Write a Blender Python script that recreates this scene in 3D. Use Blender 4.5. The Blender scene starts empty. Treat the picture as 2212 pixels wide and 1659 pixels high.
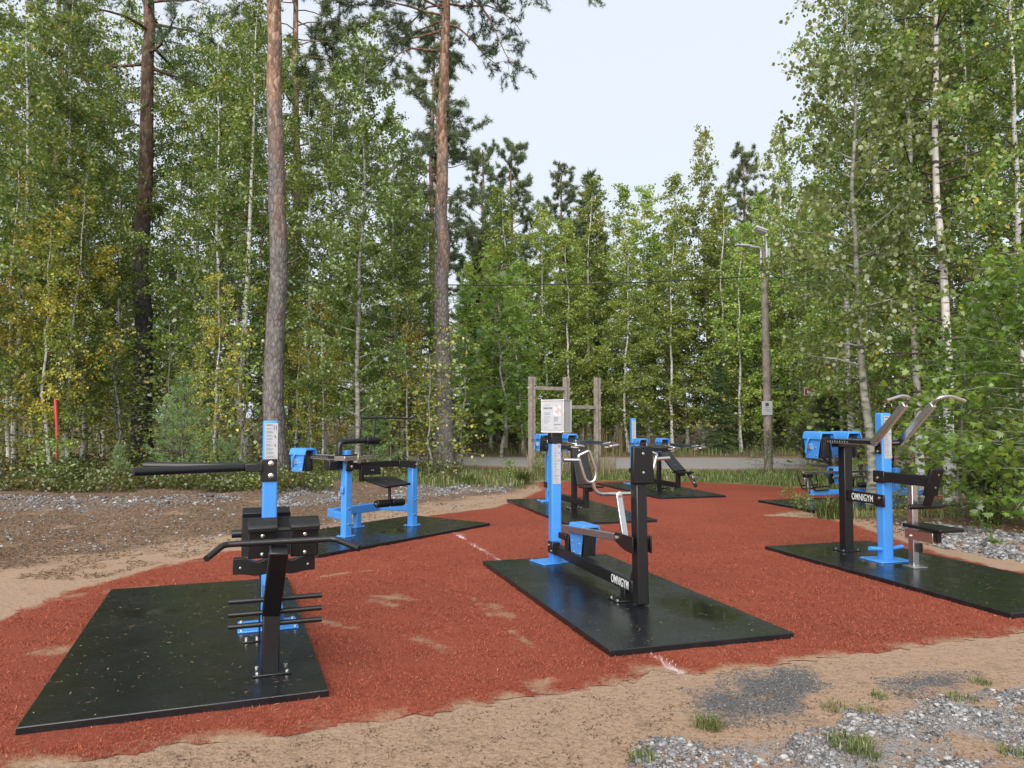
import bpy, bmesh, math, random
import numpy as np
from mathutils import Vector, Matrix
R = math.radians
scene = bpy.context.scene
COL = scene.collection
rng = np.random.default_rng(7)
random.seed(7)

# ------------------------------------------------------------------ camera
PW, PH, PF, PYH, HC = 2212., 1659., 1650., 900., 1.6      # photo scale used for measuring; eye height 1.6 m
PITCH = math.atan((PYH - PH / 2) / PF)
cam_d = bpy.data.cameras.new('camera')
cam = bpy.data.objects.new('camera', cam_d); COL.objects.link(cam)
cam_d.sensor_width = 36.0
cam_d.lens = 36.0 * PF / PW
cam_d.clip_start = 0.05; cam_d.clip_end = 2000
cam.location = (0, 0, HC)
cam.rotation_euler = (R(90) + PITCH, 0, 0)
scene.camera = cam

# ------------------------------------------------------------------ sky and sun (bright overcast)
SUN_EL, SUN_AZ = R(38), R(196)          # compass bearing of the veiled sun, behind the camera to the left
world = bpy.data.worlds.new('World'); scene.world = world; world.use_nodes = True
wn = world.node_tree.nodes; wl = world.node_tree.links
bg = wn['Background']
sky = wn.new('ShaderNodeTexSky'); sky.sky_type = 'NISHITA'; sky.sun_disc = False
sky.sun_elevation = SUN_EL; sky.sun_rotation = SUN_AZ; sky.air_density = 1.0; sky.dust_density = 3.0
mx = wn.new('ShaderNodeMix'); mx.data_type = 'RGBA'; mx.inputs[0].default_value = 0.95
mx.inputs[7].default_value = (2.1, 2.25, 2.44, 1)          # even white cloud sheet over the clear sky
wl.new(sky.outputs[0], mx.inputs[6]); wl.new(mx.outputs[2], bg.inputs[0])
bg.inputs[1].default_value = 0.1
sl = bpy.data.lights.new('sun', 'SUN'); sl.energy = 1.5; sl.angle = R(70); sl.color = (1, 0.96, 0.9)
sun = bpy.data.objects.new('sun', sl); COL.objects.link(sun)
sd = Vector((math.sin(SUN_AZ) * math.cos(SUN_EL), math.cos(SUN_AZ) * math.cos(SUN_EL), math.sin(SUN_EL)))
sun.rotation_euler = sd.to_track_quat('Z', 'Y').to_euler()
sun.location = sd * 60
vs = scene.view_settings
vs.view_transform = 'Standard'; vs.look = 'None'; vs.gamma = 1.0; vs.exposure = 2.0
scene.cycles.use_denoising = True
scene.cycles.max_bounces = 8; scene.cycles.diffuse_bounces = 5; scene.cycles.glossy_bounces = 3
scene.cycles.transmission_bounces = 4; scene.cycles.sample_clamp_indirect = 6

# ------------------------------------------------------------------ helpers
def pix(px, py, z=0.0):
    """photo pixel -> point on the horizontal plane at height z"""
    x, y = px - PW / 2, py - PH / 2
    fw = math.cos(PITCH) * PF + math.sin(PITCH) * y
    up = math.sin(PITCH) * PF - math.cos(PITCH) * y
    t = (z - HC) / up
    return Vector((x * t, fw * t, z))
def at(px, d):
    """ground point seen in photo column px at distance d"""
    return Vector(((px - PW / 2) / PF * d, d, 0))
def tag(o, label=None, cat=None, group=None, kind=None):
    if label: o['label'] = label
    if cat: o['category'] = cat
    if group: o['group'] = group
    if kind: o['kind'] = kind
    return o
def empty(name, loc, rz=0, **k):
    o = bpy.data.objects.new(name, None); COL.objects.link(o)
    o.location = loc; o.rotation_euler = (0, 0, rz); o.empty_display_size = 0.2
    return tag(o, **k)
def link(name, me, parent=None, **k):
    o = bpy.data.objects.new(name, me); COL.objects.link(o); o.parent = parent
    return tag(o, **k)
def np_mesh(name, V, F, mat=None, smooth=False, attrs=None):
    """V (n,3), F (m,3) or (m,4) arrays or a list of such arrays"""
    me = bpy.data.meshes.new(name)
    V = np.asarray(V, np.float32); Fs = F if isinstance(F, list) else [F]
    Fs = [np.asarray(f, np.int32) for f in Fs if len(f)]
    nl = sum(f.size for f in Fs); nf = sum(len(f) for f in Fs)
    me.vertices.add(len(V)); me.vertices.foreach_set('co', V.ravel())
    me.loops.add(nl); me.loops.foreach_set('vertex_index', np.concatenate([f.ravel() for f in Fs]))
    me.polygons.add(nf)
    tot = np.concatenate([np.full(len(f), f.shape[1], np.int32) for f in Fs])
    me.polygons.foreach_set('loop_start', np.concatenate([[0], np.cumsum(tot)[:-1]]).astype(np.int32))
    if smooth: me.polygons.foreach_set('use_smooth', np.ones(nf, bool))
    me.update(calc_edges=True)
    for k, a in (attrs or {}).items():
        at_ = me.attributes.new(k, 'FLOAT', 'POINT'); at_.data.foreach_set('value', np.asarray(a, np.float32))
    if mat: me.materials.append(mat)
    return me

# ------------------------------------------------------------------ materials
MATS = {}
def mat(name, color, rough=0.5, metal=0.0, bump=0.0, bscale=60, var=0.0, vscale=3, spec=0.5, coat=0.0, hue=None):
    m = bpy.data.materials.new(name); m.use_nodes = True
    nt = m.node_tree; b = nt.nodes['Principled BSDF']
    b.inputs['Base Color'].default_value = (*color, 1); b.inputs['Roughness'].default_value = rough
    b.inputs['Metallic'].default_value = metal; b.inputs['Specular IOR Level'].default_value = spec
    if coat: b.inputs['Coat Weight'].default_value = coat; b.inputs['Coat Roughness'].default_value = 0.15
    tc = nt.nodes.new('ShaderNodeTexCoord')
    if var:
        n = nt.nodes.new('ShaderNodeTexNoise'); n.inputs['Scale'].default_value = vscale; n.inputs['Detail'].default_value = 6
        nt.links.new(tc.outputs['Object'], n.inputs[0])
        r = nt.nodes.new('ShaderNodeMix'); r.data_type = 'RGBA'
        c2 = hue if hue else tuple(c * (1 - var) for c in color)
        r.inputs[6].default_value = (*color, 1); r.inputs[7].default_value = (*c2, 1)
        mr = nt.nodes.new('ShaderNodeMapRange'); mr.inputs[1].default_value = 0.35; mr.inputs[2].default_value = 0.7
        nt.links.new(n.outputs[0], mr.inputs[0]); nt.links.new(mr.outputs[0], r.inputs[0])
        nt.links.new(r.outputs[2], b.inputs['Base Color'])
    if bump:
        n2 = nt.nodes.new('ShaderNodeTexNoise'); n2.inputs['Scale'].default_value = bscale; n2.inputs['Detail'].default_value = 3
        nt.links.new(tc.outputs['Object'], n2.inputs[0])
        bp = nt.nodes.new('ShaderNodeBump'); bp.inputs['Strength'].default_value = bump; bp.inputs['Distance'].default_value = 0.004
        nt.links.new(n2.outputs[0], bp.inputs['Height']); nt.links.new(bp.outputs[0], b.inputs['Normal'])
        rr = nt.nodes.new('ShaderNodeMapRange'); rr.inputs[3].default_value = rough * 0.75; rr.inputs[4].default_value = rough * 1.25
        nt.links.new(n2.outputs[0], rr.inputs[0]); nt.links.new(rr.outputs[0], b.inputs['Roughness'])
    MATS[name] = m
    return m
mat('blue', (0.05, 0.235, 0.62), 0.34, bump=0.05, bscale=25, var=0.12, vscale=4)
mat('black', (0.007, 0.007, 0.008), 0.34, bump=0.15, bscale=70)
mat('pad', (0.006, 0.006, 0.0065), 0.42, bump=0.3, bscale=160, spec=0.35)
mat('steel', (0.62, 0.61, 0.59), 0.24, metal=1.0, bump=0.08, bscale=30)
mat('steel_dull', (0.5, 0.5, 0.5), 0.38, metal=1.0, bump=0.1, bscale=40)
mat('alu', (0.62, 0.61, 0.6), 0.42, metal=0.75, bump=0.05)
mat('white_print', (0.5, 0.51, 0.53), 0.4)
mat('paper', (0.36, 0.37, 0.395), 0.45)
mat('lettering', (0.62, 0.62, 0.62), 0.5)
mat('ink', (0.05, 0.05, 0.06), 0.5)
mat('ink_grey', (0.17, 0.175, 0.19), 0.5)
mat('ink_red', (0.55, 0.2, 0.18), 0.5)
mat('photo_print', (0.30, 0.22, 0.18), 0.4, var=0.8, vscale=26, hue=(0.62, 0.6, 0.62))
mat('wood_grey', (0.27, 0.235, 0.20), 0.75, bump=0.4, bscale=30, var=0.45, vscale=8)
mat('wood_pole', (0.25, 0.215, 0.185), 0.8, bump=0.5, bscale=22, var=0.5, vscale=6)
mat('red_plastic', (0.42, 0.025, 0.03), 0.45)
mat('sign_brown', (0.16, 0.05, 0.035), 0.4)
mat('galv', (0.42, 0.44, 0.45), 0.4, metal=0.7)
mat('wire', (0.015, 0.015, 0.015), 0.5)
mat('lamp_grey', (0.45, 0.46, 0.48), 0.4, metal=0.3)
mat('box_grey', (0.36, 0.36, 0.355), 0.55, bump=0.15, bscale=200, var=0.15, vscale=20)

# ------------------------------------------------------------------ solid-part builder (machines and street furniture)
SINGLES = {'bolts': 'bolt', 'end_bolts': 'end_bolt', 'corner_studs': 'corner_stud', 'bolt_holes': 'bolt_hole'}
FINE = {'printed_lines', 'pictures', 'poster_text', 'scale_marks', 'notice_lines', 'warning_frame'}       # print too small to pick apart
class MB:
    def __init__(s): s.v = []; s.f = []; s.cut = []
    def add(s, vs, fs):
        k = len(s.v); s.cut.append((k, len(s.f))); s.v += [tuple(v) for v in vs]; s.f += [[i + k for i in f] for f in fs]; return s
    def box(s, c, size, rot=None):
        hx, hy, hz = (q / 2 for q in size)
        vs = [Vector((x, y, z)) for z in (-hz, hz) for x, y in ((-hx, -hy), (hx, -hy), (hx, hy), (-hx, hy))]
        if rot is not None: vs = [rot @ v for v in vs]
        c = Vector(c)
        return s.add([v + c for v in vs], [(3, 2, 1, 0), (4, 5, 6, 7), (0, 1, 5, 4), (1, 2, 6, 5), (2, 3, 7, 6), (3, 0, 4, 7)])
    def bar(s, p0, p1, w, h, up=(0, 0, 1)):
        """rectangular bar from p0 to p1, w wide (sideways), h high (along up)"""
        p0, p1 = Vector(p0), Vector(p1); d = (p1 - p0); L = d.length; d.normalize()
        sd_ = d.cross(Vector(up)).normalized(); u = sd_.cross(d).normalized()
        rot = Matrix((sd_, d, u)).transposed()
        return s.box((p0 + p1) / 2, (w, L, h), rot)
    def prism(s, prof, p0, p1, up=(0, 0, 1)):
        """2-D profile (sideways, up) swept straight from p0 to p1"""
        p0, p1 = Vector(p0), Vector(p1); d = (p1 - p0).normalized()
        sd_ = d.cross(Vector(up)).normalized(); u = sd_.cross(d).normalized(); n = len(prof)
        vs = [p + sd_ * a + u * b for p in (p0, p1) for a, b in prof]
        return s.add(vs, [tuple(range(n)), tuple(range(2 * n - 1, n - 1, -1))] + [(i, i + n, (i + 1) % n + n, (i + 1) % n) for i in range(n)])
    def tube(s, pts, r, seg=12, closed=False, cap=True, fillet=0.0):
        P = [Vector(p) for p in pts]
        if fillet and len(P) > 2:
            Q = [] if closed else [P[0]]; n = len(P)
            for i in (range(n) if closed else range(1, n - 1)):
                a, b, c = P[i - 1], P[i], P[(i + 1) % n]
                f = min(fillet, (a - b).length * .45, (c - b).length * .45)
                q0, q1 = b + (a - b).normalized() * f, b + (c - b).normalized() * f
                for t in (0, .25, .5, .75, 1): Q.append(q0 * (1 - t) ** 2 + b * 2 * t * (1 - t) + q1 * t * t)
            if not closed: Q.append(P[-1])
            P = Q
        n = len(P); rs = r if isinstance(r, (list, tuple)) else [r] * n
        vs = []; ref = None
        for i, p in enumerate(P):
            if closed: d = (P[(i + 1) % n] - P[i - 1])
            else: d = P[min(i + 1, n - 1)] - P[max(i - 1, 0)]
            d.normalize()
            if ref is None: ref = d.orthogonal().normalized()
            ref = (ref - d * ref.dot(d)); ref = ref.normalized() if ref.length > 1e-6 else d.orthogonal().normalized()
            b = d.cross(ref)
            vs += [p + (ref * math.cos(2 * math.pi * j / seg) + b * math.sin(2 * math.pi * j / seg)) * rs[i] for j in range(seg)]
        fs = []
        for i in range(n if closed else n - 1):
            for j in range(seg):
                a, b = i * seg, ((i + 1) % n) * seg
                fs.append((a + j, a + (j + 1) % seg, b + (j + 1) % seg, b + j))
        if cap and not closed: fs += [tuple(range(seg - 1, -1, -1)), tuple(range((n - 1) * seg, n * seg))]
        return s.add(vs, fs)
    def bolt(s, c, n, r=0.011, h=0.010, seg=8):
        c = Vector(c); n = Vector(n).normalized()
        return s.tube([c - n * .002, c + n * h * .7, c + n * h], [r, r, r * .6], seg)
    def mesh(s, name, m, smooth=True):
        me = bpy.data.meshes.new(name); me.from_pydata(s.v, [], s.f); me.update()
        bm = bmesh.new(); bm.from_mesh(me); bmesh.ops.recalc_face_normals(bm, faces=bm.faces[:]); bm.to_mesh(me); bm.free()
        if smooth:
            me.polygons.foreach_set('use_smooth', [True] * len(me.polygons)); me.set_sharp_from_angle(angle=R(32))
        me.materials.append(MATS[m] if isinstance(m, str) else m)
        return me
    def build(s, name, m, parent=None, bevel=0.0, **k):
        if name in SINGLES and len(s.cut) > 1:                              # every bolt an object of its own
            for (v0, f0), (v1, f1) in zip(s.cut, s.cut[1:] + [(len(s.v), len(s.f))]):
                q = MB().add(s.v[v0:v1], [[i - v0 for i in f] for f in s.f[f0:f1]]); o = link(SINGLES[name], q.mesh(SINGLES[name], m), parent)
            return o
        if name in FINE: k = dict(k, kind='stuff')
        name = SINGLES.get(name, name)
        o = link(name, s.mesh(name, m), parent, **k)
        if bevel:
            md = o.modifiers.new('edge', 'BEVEL'); md.width = bevel; md.segments = 2; md.limit_method = 'ANGLE'; md.angle_limit = R(40)
        return o
def rot_z(a): return Matrix.Rotation(a, 3, 'Z')
def lettering(text, height, parent, loc, rot, m='lettering', bold=0.0, name='lettering', width=None):
    cu = bpy.data.curves.new(name, 'FONT'); cu.body = text; cu.align_x = 'CENTER'; cu.align_y = 'CENTER'
    cu.size = 1.0; cu.offset = min(bold, .007); cu.space_character = 1.06; cu.extrude = 0.0008
    tmp = bpy.data.objects.new(name, cu); COL.objects.link(tmp)
    me = bpy.data.meshes.new_from_object(tmp.evaluated_get(bpy.context.evaluated_depsgraph_get()))
    bpy.data.objects.remove(tmp); bpy.data.curves.remove(cu)
    co = np.empty(len(me.vertices) * 3, np.float32); me.vertices.foreach_get('co', co); co = co.reshape(-1, 3)
    sy = height / (co[:, 1].max() - co[:, 1].min()); sx = sy if width is None else width / (co[:, 0].max() - co[:, 0].min())
    co[:, 0] -= (co[:, 0].max() + co[:, 0].min()) / 2; co[:, 1] -= (co[:, 1].max() + co[:, 1].min()) / 2
    co[:, 0] *= sx; co[:, 1] *= sy
    me.vertices.foreach_set('co', co.ravel()); me.materials.clear(); me.materials.append(MATS[m])
    o = link(name, me, parent); o.location = loc; o.rotation_euler = rot
    return o
# ------------------------------------------------------------------ noise and zones on the ground plane
def fbm(x, y, scale, seed, octv=4):
    r = np.random.default_rng(seed); s = np.zeros_like(x, dtype=np.float64); a = 1.0; tot = 0
    for o in range(octv):
        acc = np.zeros_like(s)
        for k in range(5):
            th = r.uniform(0, 2 * math.pi); f = 2 * math.pi / scale * r.uniform(.7, 1.4)
            acc += np.sin(f * (x * math.cos(th) + y * math.sin(th)) + r.uniform(0, 6.28) + 1.3 * np.sin(f * .6 * (y * math.cos(th) - x * math.sin(th)) + r.uniform(0, 6.28)))
        s += a * acc / 2.2; tot += a; a *= .55; scale /= 2.1
    return s / tot
def gpoly(pts): return np.array([pix(*p)[:2] for p in pts])
def sdist(P, x, y):
    """signed distance to polygon P, negative inside"""
    d2 = np.full(x.shape, 1e9); inside = np.zeros(x.shape, bool); n = len(P)
    for i in range(n):
        ax, ay = P[i]; bx, by = P[(i + 1) % n]; ex, ey = bx - ax, by - ay
        t = np.clip(((x - ax) * ex + (y - ay) * ey) / (ex * ex + ey * ey + 1e-12), 0, 1)
        d2 = np.minimum(d2, (x - ax - t * ex) ** 2 + (y - ay - t * ey) ** 2)
        c = (ay > y) != (by > y)
        with np.errstate(divide='ignore', invalid='ignore'):
            inside ^= c & (x < (bx - ax) * (y - ay) / (by - ay + 1e-12) + ax)
    d = np.sqrt(d2); return np.where(inside, -d, d)
def seg_dist(x, y, a, b):
    ex, ey = b[0] - a[0], b[1] - a[1]
    t = np.clip(((x - a[0]) * ex + (y - a[1]) * ey) / (ex * ex + ey * ey), 0, 1)
    return np.hypot(x - a[0] - t * ex, y - a[1] - t * ey)
TURF = gpoly([(0, 1657), (200, 1639), (347, 1619), (467, 1599), (620, 1586), (737, 1567), (887, 1549), (977, 1536), (1094, 1506),
              (1150, 1503), (1160, 1478), (1184, 1503), (1287, 1486), (1371, 1469), (1387, 1449), (1437, 1439), (1475, 1461), (1495, 1460),
              (1713, 1429), (1869, 1412), (2212, 1367), (2500, 1330), (2500, 1275), (2212, 1241), (2040, 1199), (1910, 1156), (1850, 1134),
              (1790, 1122), (1700, 1116), (1652, 1116), (1700, 1107), (1790, 1106), (1930, 1106), (2120, 1100), (2180, 1085), (1990, 1068), (1740, 1055), (1615, 1047),
              (1450, 1040), (1300, 1039), (1165, 1041), (1158, 1046), (1170, 1058), (1120, 1080), (1060, 1098), (942, 1112), (840, 1135),
              (680, 1175), (600, 1190), (493, 1190), (430, 1207), (367, 1219), (267, 1246), (133, 1283), (83, 1306), (0, 1338), (-260, 1440), (-420, 1560), (-380, 1700)])
GRAV = [gpoly([(-60, 1092), (250, 1098), (420, 1092), (520, 1080), (535, 1096), (400, 1112), (250, 1118), (0, 1126), (-60, 1135)]),
        gpoly([(590, 1068), (700, 1066), (760, 1078), (740, 1098), (640, 1112), (560, 1112)]),
        gpoly([(840, 1066), (930, 1052), (1020, 1050), (1110, 1052), (1100, 1063), (1000, 1070), (900, 1085), (830, 1088)]),
        gpoly([(1940, 1128), (2040, 1136), (2212, 1152), (2300, 1165), (2300, 1225), (2212, 1218), (2060, 1192), (1960, 1160)]),
        gpoly([(1350, 1622), (1430, 1600), (1560, 1612), (1700, 1588), (1850, 1545), (1980, 1515), (2230, 1470), (2330, 1470), (2400, 1720), (1360, 1720)])]
GREY = gpoly([(1490, 1490), (1620, 1448), (1740, 1436), (1790, 1470), (1800, 1500), (1680, 1560), (1560, 1572), (1490, 1540)])
GREY2 = gpoly([(1890, 1478), (2010, 1450), (2120, 1450), (2060, 1500), (1960, 1520)])
LITTER = gpoly([(-900, 1000), (700, 1000), (1100, 1020), (1190, 1036), (1150, 1050), (1110, 1066), (1000, 1080), (820, 1110), (640, 1150), (450, 1165), (250, 1195), (0, 1240), (-500, 1330)])
LITTERR = gpoly([(1700, 1090), (1800, 1098), (2000, 1095), (2500, 1110), (2500, 1170), (2212, 1165), (1960, 1140), (1850, 1120), (1760, 1114)])
ROAD_C = [(-60, 36.5), (-40, 33.5), (-22, 30.5), (-12, 29.2), (-3, 28.2), (2, 26.6), (6, 26.2), (10, 26.5), (16, 27.5), (30, 31), (60, 39)]
ROAD_W = [3.2, 3.2, 3.0, 2.9, 2.8, 3.9, 4.1, 3.9, 3.4, 3.2, 3.2]
def road_d(x, y):
    d = np.full(np.shape(x), 1e9)
    for (a, b), w0, w1 in zip(zip(ROAD_C[:-1], ROAD_C[1:]), ROAD_W[:-1], ROAD_W[1:]):
        d = np.minimum(d, seg_dist(x, y, a, b) - (w0 + w1) / 2)
    return d
def height(x, y):
    x = np.asarray(x, float); y = np.asarray(y, float)
    td = np.clip((sdist(TURF, x, y) - .35) / 1.6, 0, 1); rd = np.clip((road_d(x, y) - .3) / 2.0, 0, 1)
    m = td * rd * np.clip((y - 4.0) / 4.0, 0, 1)
    bank = np.clip((-x - 1.0) / 5.0, 0, 1) * np.clip((y - 10.5) / 3, 0, 1) * np.clip((24 - y) / 4, 0, 1) * .16
    return m * (.035 + .05 * fbm(x, y, 3.1, 11, 3) + bank) + rd * np.clip((y - 32) / 30, 0, 1) * .5

# ------------------------------------------------------------------ ground sheet
def attr_mat(name, rough):
    m = bpy.data.materials.new(name); m.use_nodes = True; nt = m.node_tree
    b = nt.nodes['Principled BSDF']; b.inputs['Roughness'].default_value = rough; b.inputs['Specular IOR Level'].default_value = .3
    tc = nt.nodes.new('ShaderNodeTexCoord')
    def noise(scale, detail=5, rough_=.6):
        n = nt.nodes.new('ShaderNodeTexNoise'); n.inputs['Scale'].default_value = scale; n.inputs['Detail'].default_value = detail
        n.inputs['Roughness'].default_value = rough_
        nt.links.new(tc.outputs['Object'], n.inputs[0]); return n.outputs[0]
    def ramp(src, stops):
        r = nt.nodes.new('ShaderNodeValToRGB'); e = r.color_ramp.elements
        e[0].position, e[0].color = stops[0][0], (*stops[0][1], 1); e[1].position, e[1].color = stops[-1][0], (*stops[-1][1], 1)
        for p, c in stops[1:-1]: q = e.new(p); q.color = (*c, 1)
        nt.links.new(src, r.inputs[0]); return r.outputs[0]
    def mixc(f, a, c):
        q = nt.nodes.new('ShaderNodeMix'); q.data_type = 'RGBA'
        nt.links.new(f, q.inputs[0]); nt.links.new(a, q.inputs[6]); nt.links.new(c, q.inputs[7]); return q.outputs[2]
    def attr(n): a = nt.nodes.new('ShaderNodeAttribute'); a.attribute_name = n; return a.outputs['Fac']
    def soft(f, n, lo=.35, hi=.65):
        """mask broken up by noise"""
        a = nt.nodes.new('ShaderNodeMath'); a.operation = 'ADD'; nt.links.new(f, a.inputs[0])
        s = nt.nodes.new('ShaderNodeMath'); s.operation = 'MULTIPLY_ADD'; s.inputs[1].default_value = 1.1; s.inputs[2].default_value = -.55
        nt.links.new(n, s.inputs[0]); nt.links.new(s.outputs[0], a.inputs[1])
        r = nt.nodes.new('ShaderNodeMapRange'); r.inputs[1].default_value = lo; r.inputs[2].default_value = hi
        nt.links.new(a.outputs[0], r.inputs[0]); return r.outputs[0]
    def bump(h, strength, dist, prev=None):
        q = nt.nodes.new('ShaderNodeBump'); q.inputs['Strength'].default_value = strength; q.inputs['Distance'].default_value = dist
        nt.links.new(h, q.inputs['Height'])
        if prev is not None: nt.links.new(prev, q.inputs['Normal'])
        return q.outputs[0]
    return m, b, nt, noise, ramp, mixc, attr, soft, bump
m, b, nt, noise, ramp, mixc, attr, soft, bump = attr_mat('ground', .95)
n_f, n_m, n_l = noise(140, 3), noise(22, 5), noise(2.2, 5)
sand = mixc(n_l, ramp(n_f, [(.3, (.20, .128, .085)), (.5, (.29, .19, .13)), (.72, (.39, .28, .195))]), ramp(n_m, [(.3, (.22, .148, .10)), (.7, (.32, .215, .145))]))
litter = ramp(n_m, [(.25, (.035, .024, .016)), (.45, (.10, .063, .041)), (.6, (.165, .108, .07)), (.8, (.25, .18, .12))])
grassc = ramp(n_m, [(.3, (.05, .06, .018)), (.55, (.10, .115, .032)), (.75, (.17, .15, .06))])
gravc = ramp(n_f, [(.3, (.08, .07, .065)), (.5, (.19, .18, .175)), (.7, (.36, .36, .37))])
greyc = ramp(n_f, [(.3, (.035, .036, .038)), (.5, (.08, .08, .082)), (.72, (.16, .155, .15))])
sand = mixc(ramp(noise(3.5, 6, .7), [(.56, (0, 0, 0)), (.75, (1, 1, 1))]), sand, ramp(n_f, [(.3, (.09, .06, .042)), (.7, (.20, .14, .095))]))
c = mixc(soft(attr('litter'), n_m), sand, litter)
c = mixc(soft(attr('grey'), n_m), c, greyc)
c = mixc(soft(attr('gravel'), n_m), c, gravc)
c = mixc(soft(attr('grass'), n_m), c, grassc)
nt.links.new(c, b.inputs['Base Color'])
nt.links.new(bump(n_f, .6, .008, bump(n_m, .7, .03)), b.inputs['Normal'])
MATS['ground'] = m
def spaced(lo, hi, step, far, k):
    a = list(np.arange(lo, hi + 1e-6, step)); s = step; L = [a[0]]; U = [a[-1]]
    while U[-1] < far: s *= k; U.append(U[-1] + s)
    s = step
    while L[-1] > -far: s *= k; L.append(L[-1] - s)
    return np.array(sorted(set(L[1:] + a + U[1:])))
gx = spaced(-13, 13, .13, 700, 1.16); gy = spaced(2.2, 25, .13, 700, 1.16); gy = gy[gy > -60]
X, Y = np.meshgrid(gx, gy); xs, ys = X.ravel(), Y.ravel()
td = sdist(TURF, xs, ys)
def smask(P, w): return np.clip(.5 - sdist(P, xs, ys) / w, 0, 1)
a_grav = np.max([smask(P, .5) for P in GRAV[:4]], axis=0) * .42
a_grav = np.maximum(a_grav, smask(GRAV[4], .5) * np.clip(.55 + .55 * fbm(xs, ys, .9, 5), 0, 1))
a_grey = np.maximum(smask(GREY, .4), smask(GREY2, .4)) * np.clip(.75 + .5 * fbm(xs, ys, .5, 21), 0, 1)
a_lit = np.maximum(np.maximum(smask(LITTER, 1.0), smask(LITTERR, .5)) * np.clip(.85 + .4 * fbm(xs, ys, 1.5, 97), .45, .98), np.clip((ys - 18) / 4, 0, 1))
a_lit = np.maximum(a_lit, np.clip((np.abs(xs) - 9) / 3, 0, 1) * np.clip((ys - 5) / 4, 0, 1))
gr = np.clip((ys - 15.0) / 1.5, 0, 1) * np.clip((road_d(xs, ys)) / .5, 0, 1) * np.clip((xs - .3) / 1.0, 0, 1) * np.clip((26 - ys) / 2, 0, 1)
gr = np.maximum(gr, np.clip(1 - np.abs(road_d(xs, ys) - .5) / 1.0, 0, 1) * .6) * np.clip(.8 + .5 * fbm(xs, ys, 1.3, 9), 0, 1)
nx, ny = len(gx), len(gy)
idx = np.arange(nx * ny).reshape(ny, nx)
Fq = np.stack([idx[:-1, :-1], idx[:-1, 1:], idx[1:, 1:], idx[1:, :-1]], -1).reshape(-1, 4)
me = np_mesh('ground', np.stack([xs, ys, height(xs, ys)], 1), Fq, MATS['ground'], True, dict(gravel=a_grav, grey=a_grey, litter=a_lit, grass=gr))
link('ground', me, label='sandy ground with forest litter around the red turf', kind='structure')

# ------------------------------------------------------------------ gravel road behind the gym
m, b, nt, noise, ramp, mixc, attr, soft, bump = attr_mat('road', .9)
n_f, n_m = noise(90, 3), noise(1.6, 5)
rc = mixc(soft(attr('edge'), n_m), ramp(n_f, [(.3, (.17, .155, .145)), (.7, (.32, .295, .275))]), ramp(n_f, [(.3, (.13, .068, .042)), (.7, (.27, .155, .10))]))
nt.links.new(rc, b.inputs['Base Color']); nt.links.new(bump(n_f, .5, .01), b.inputs['Normal']); MATS['road'] = m
def polyline(P, W, step):
    out = []
    for (a, b_), w0, w1 in zip(zip(P[:-1], P[1:]), W[:-1], W[1:]):
        n = max(2, int(math.dist(a, b_) / step))
        out += [(a[0] + (b_[0] - a[0]) * t, a[1] + (b_[1] - a[1]) * t, w0 + (w1 - w0) * t) for t in np.arange(n) / n]
    return out + [(P[-1][0], P[-1][1], W[-1])]
rp = np.array(polyline(ROAD_C, ROAD_W, .5)); k = np.ones(9) / 9
for c_ in range(3):
    pad_ = np.pad(rp[:, c_], 4, mode='edge'); rp[:, c_] = np.convolve(pad_, k, 'valid')
tg = np.gradient(rp[:, :2], axis=0); tg /= np.linalg.norm(tg, axis=1)[:, None]; nm = np.stack([-tg[:, 1], tg[:, 0]], 1)
tt = np.linspace(-1, 1, 15); V = []; E_ = []
for t in tt:
    ww = rp[:, 2] + .25 * fbm(rp[:, 0] + 9 * np.sign(t), rp[:, 1], 2.0, 33) * abs(t)
    p = rp[:, :2] + nm * (t * ww)[:, None]; V.append(np.c_[p, np.full(len(p), .012 + .02 * (1 - t * t))])
    E_.append(np.clip((abs(t) - .62) / .3, 0, 1) + np.clip((-rp[:, 0] - 2) / 6, 0, .8) * np.ones(len(p)) + np.clip((rp[:, 0] - 9) / 5, 0, .7))
n = len(rp); V = np.array(V); idx = np.arange(15 * n).reshape(15, n)
Fq = np.stack([idx[:-1, :-1], idx[:-1, 1:], idx[1:, 1:], idx[1:, :-1]], -1).reshape(-1, 4)
link('road', np_mesh('road', V.reshape(-1, 3), Fq, MATS['road'], True, dict(edge=np.clip(np.array(E_).ravel(), 0, 1))), label='grey gravel road strewn with brown needles behind the gym', kind='structure')

# ------------------------------------------------------------------ red artificial turf
m, b, nt, noise, ramp, mixc, attr, soft, bump = attr_mat('turf', .9); b.inputs['Specular IOR Level'].default_value = .12
n_f, n_m, n_l = noise(170, 3), noise(28, 5), noise(1.1, 5)
red = mixc(n_l, ramp(n_f, [(.28, (.13, .026, .016)), (.5, (.235, .055, .031)), (.74, (.37, .135, .085))]), ramp(n_m, [(.3, (.165, .034, .019)), (.7, (.285, .073, .04))]))
sandc = ramp(n_f, [(.3, (.22, .14, .085)), (.7, (.37, .26, .17))])
whit = ramp(n_f, [(.3, (.45, .30, .28)), (.7, (.72, .62, .62))])
dark = ramp(n_f, [(.3, (.10, .035, .04)), (.7, (.20, .06, .06))])
red = mixc(ramp(noise(.55, 4, .55), [(.38, (0, 0, 0)), (.66, (1, 1, 1))]), red, ramp(n_f, [(.28, (.105, .021, .013)), (.5, (.19, .042, .024)), (.74, (.31, .105, .065))]))   # damp and trodden areas
c = mixc(soft(attr('sand'), n_m, .25, 1.0), red, sandc); c = mixc(soft(attr('line'), n_f), c, whit); c = mixc(soft(attr('seam'), n_m), c, dark)
nt.links.new(c, b.inputs['Base Color']); nt.links.new(bump(n_f, .8, .012, bump(n_m, .5, .02)), b.inputs['Normal']); MATS['turf'] = m
LINES = [((975, 1150), (1480, 1462))]
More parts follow.
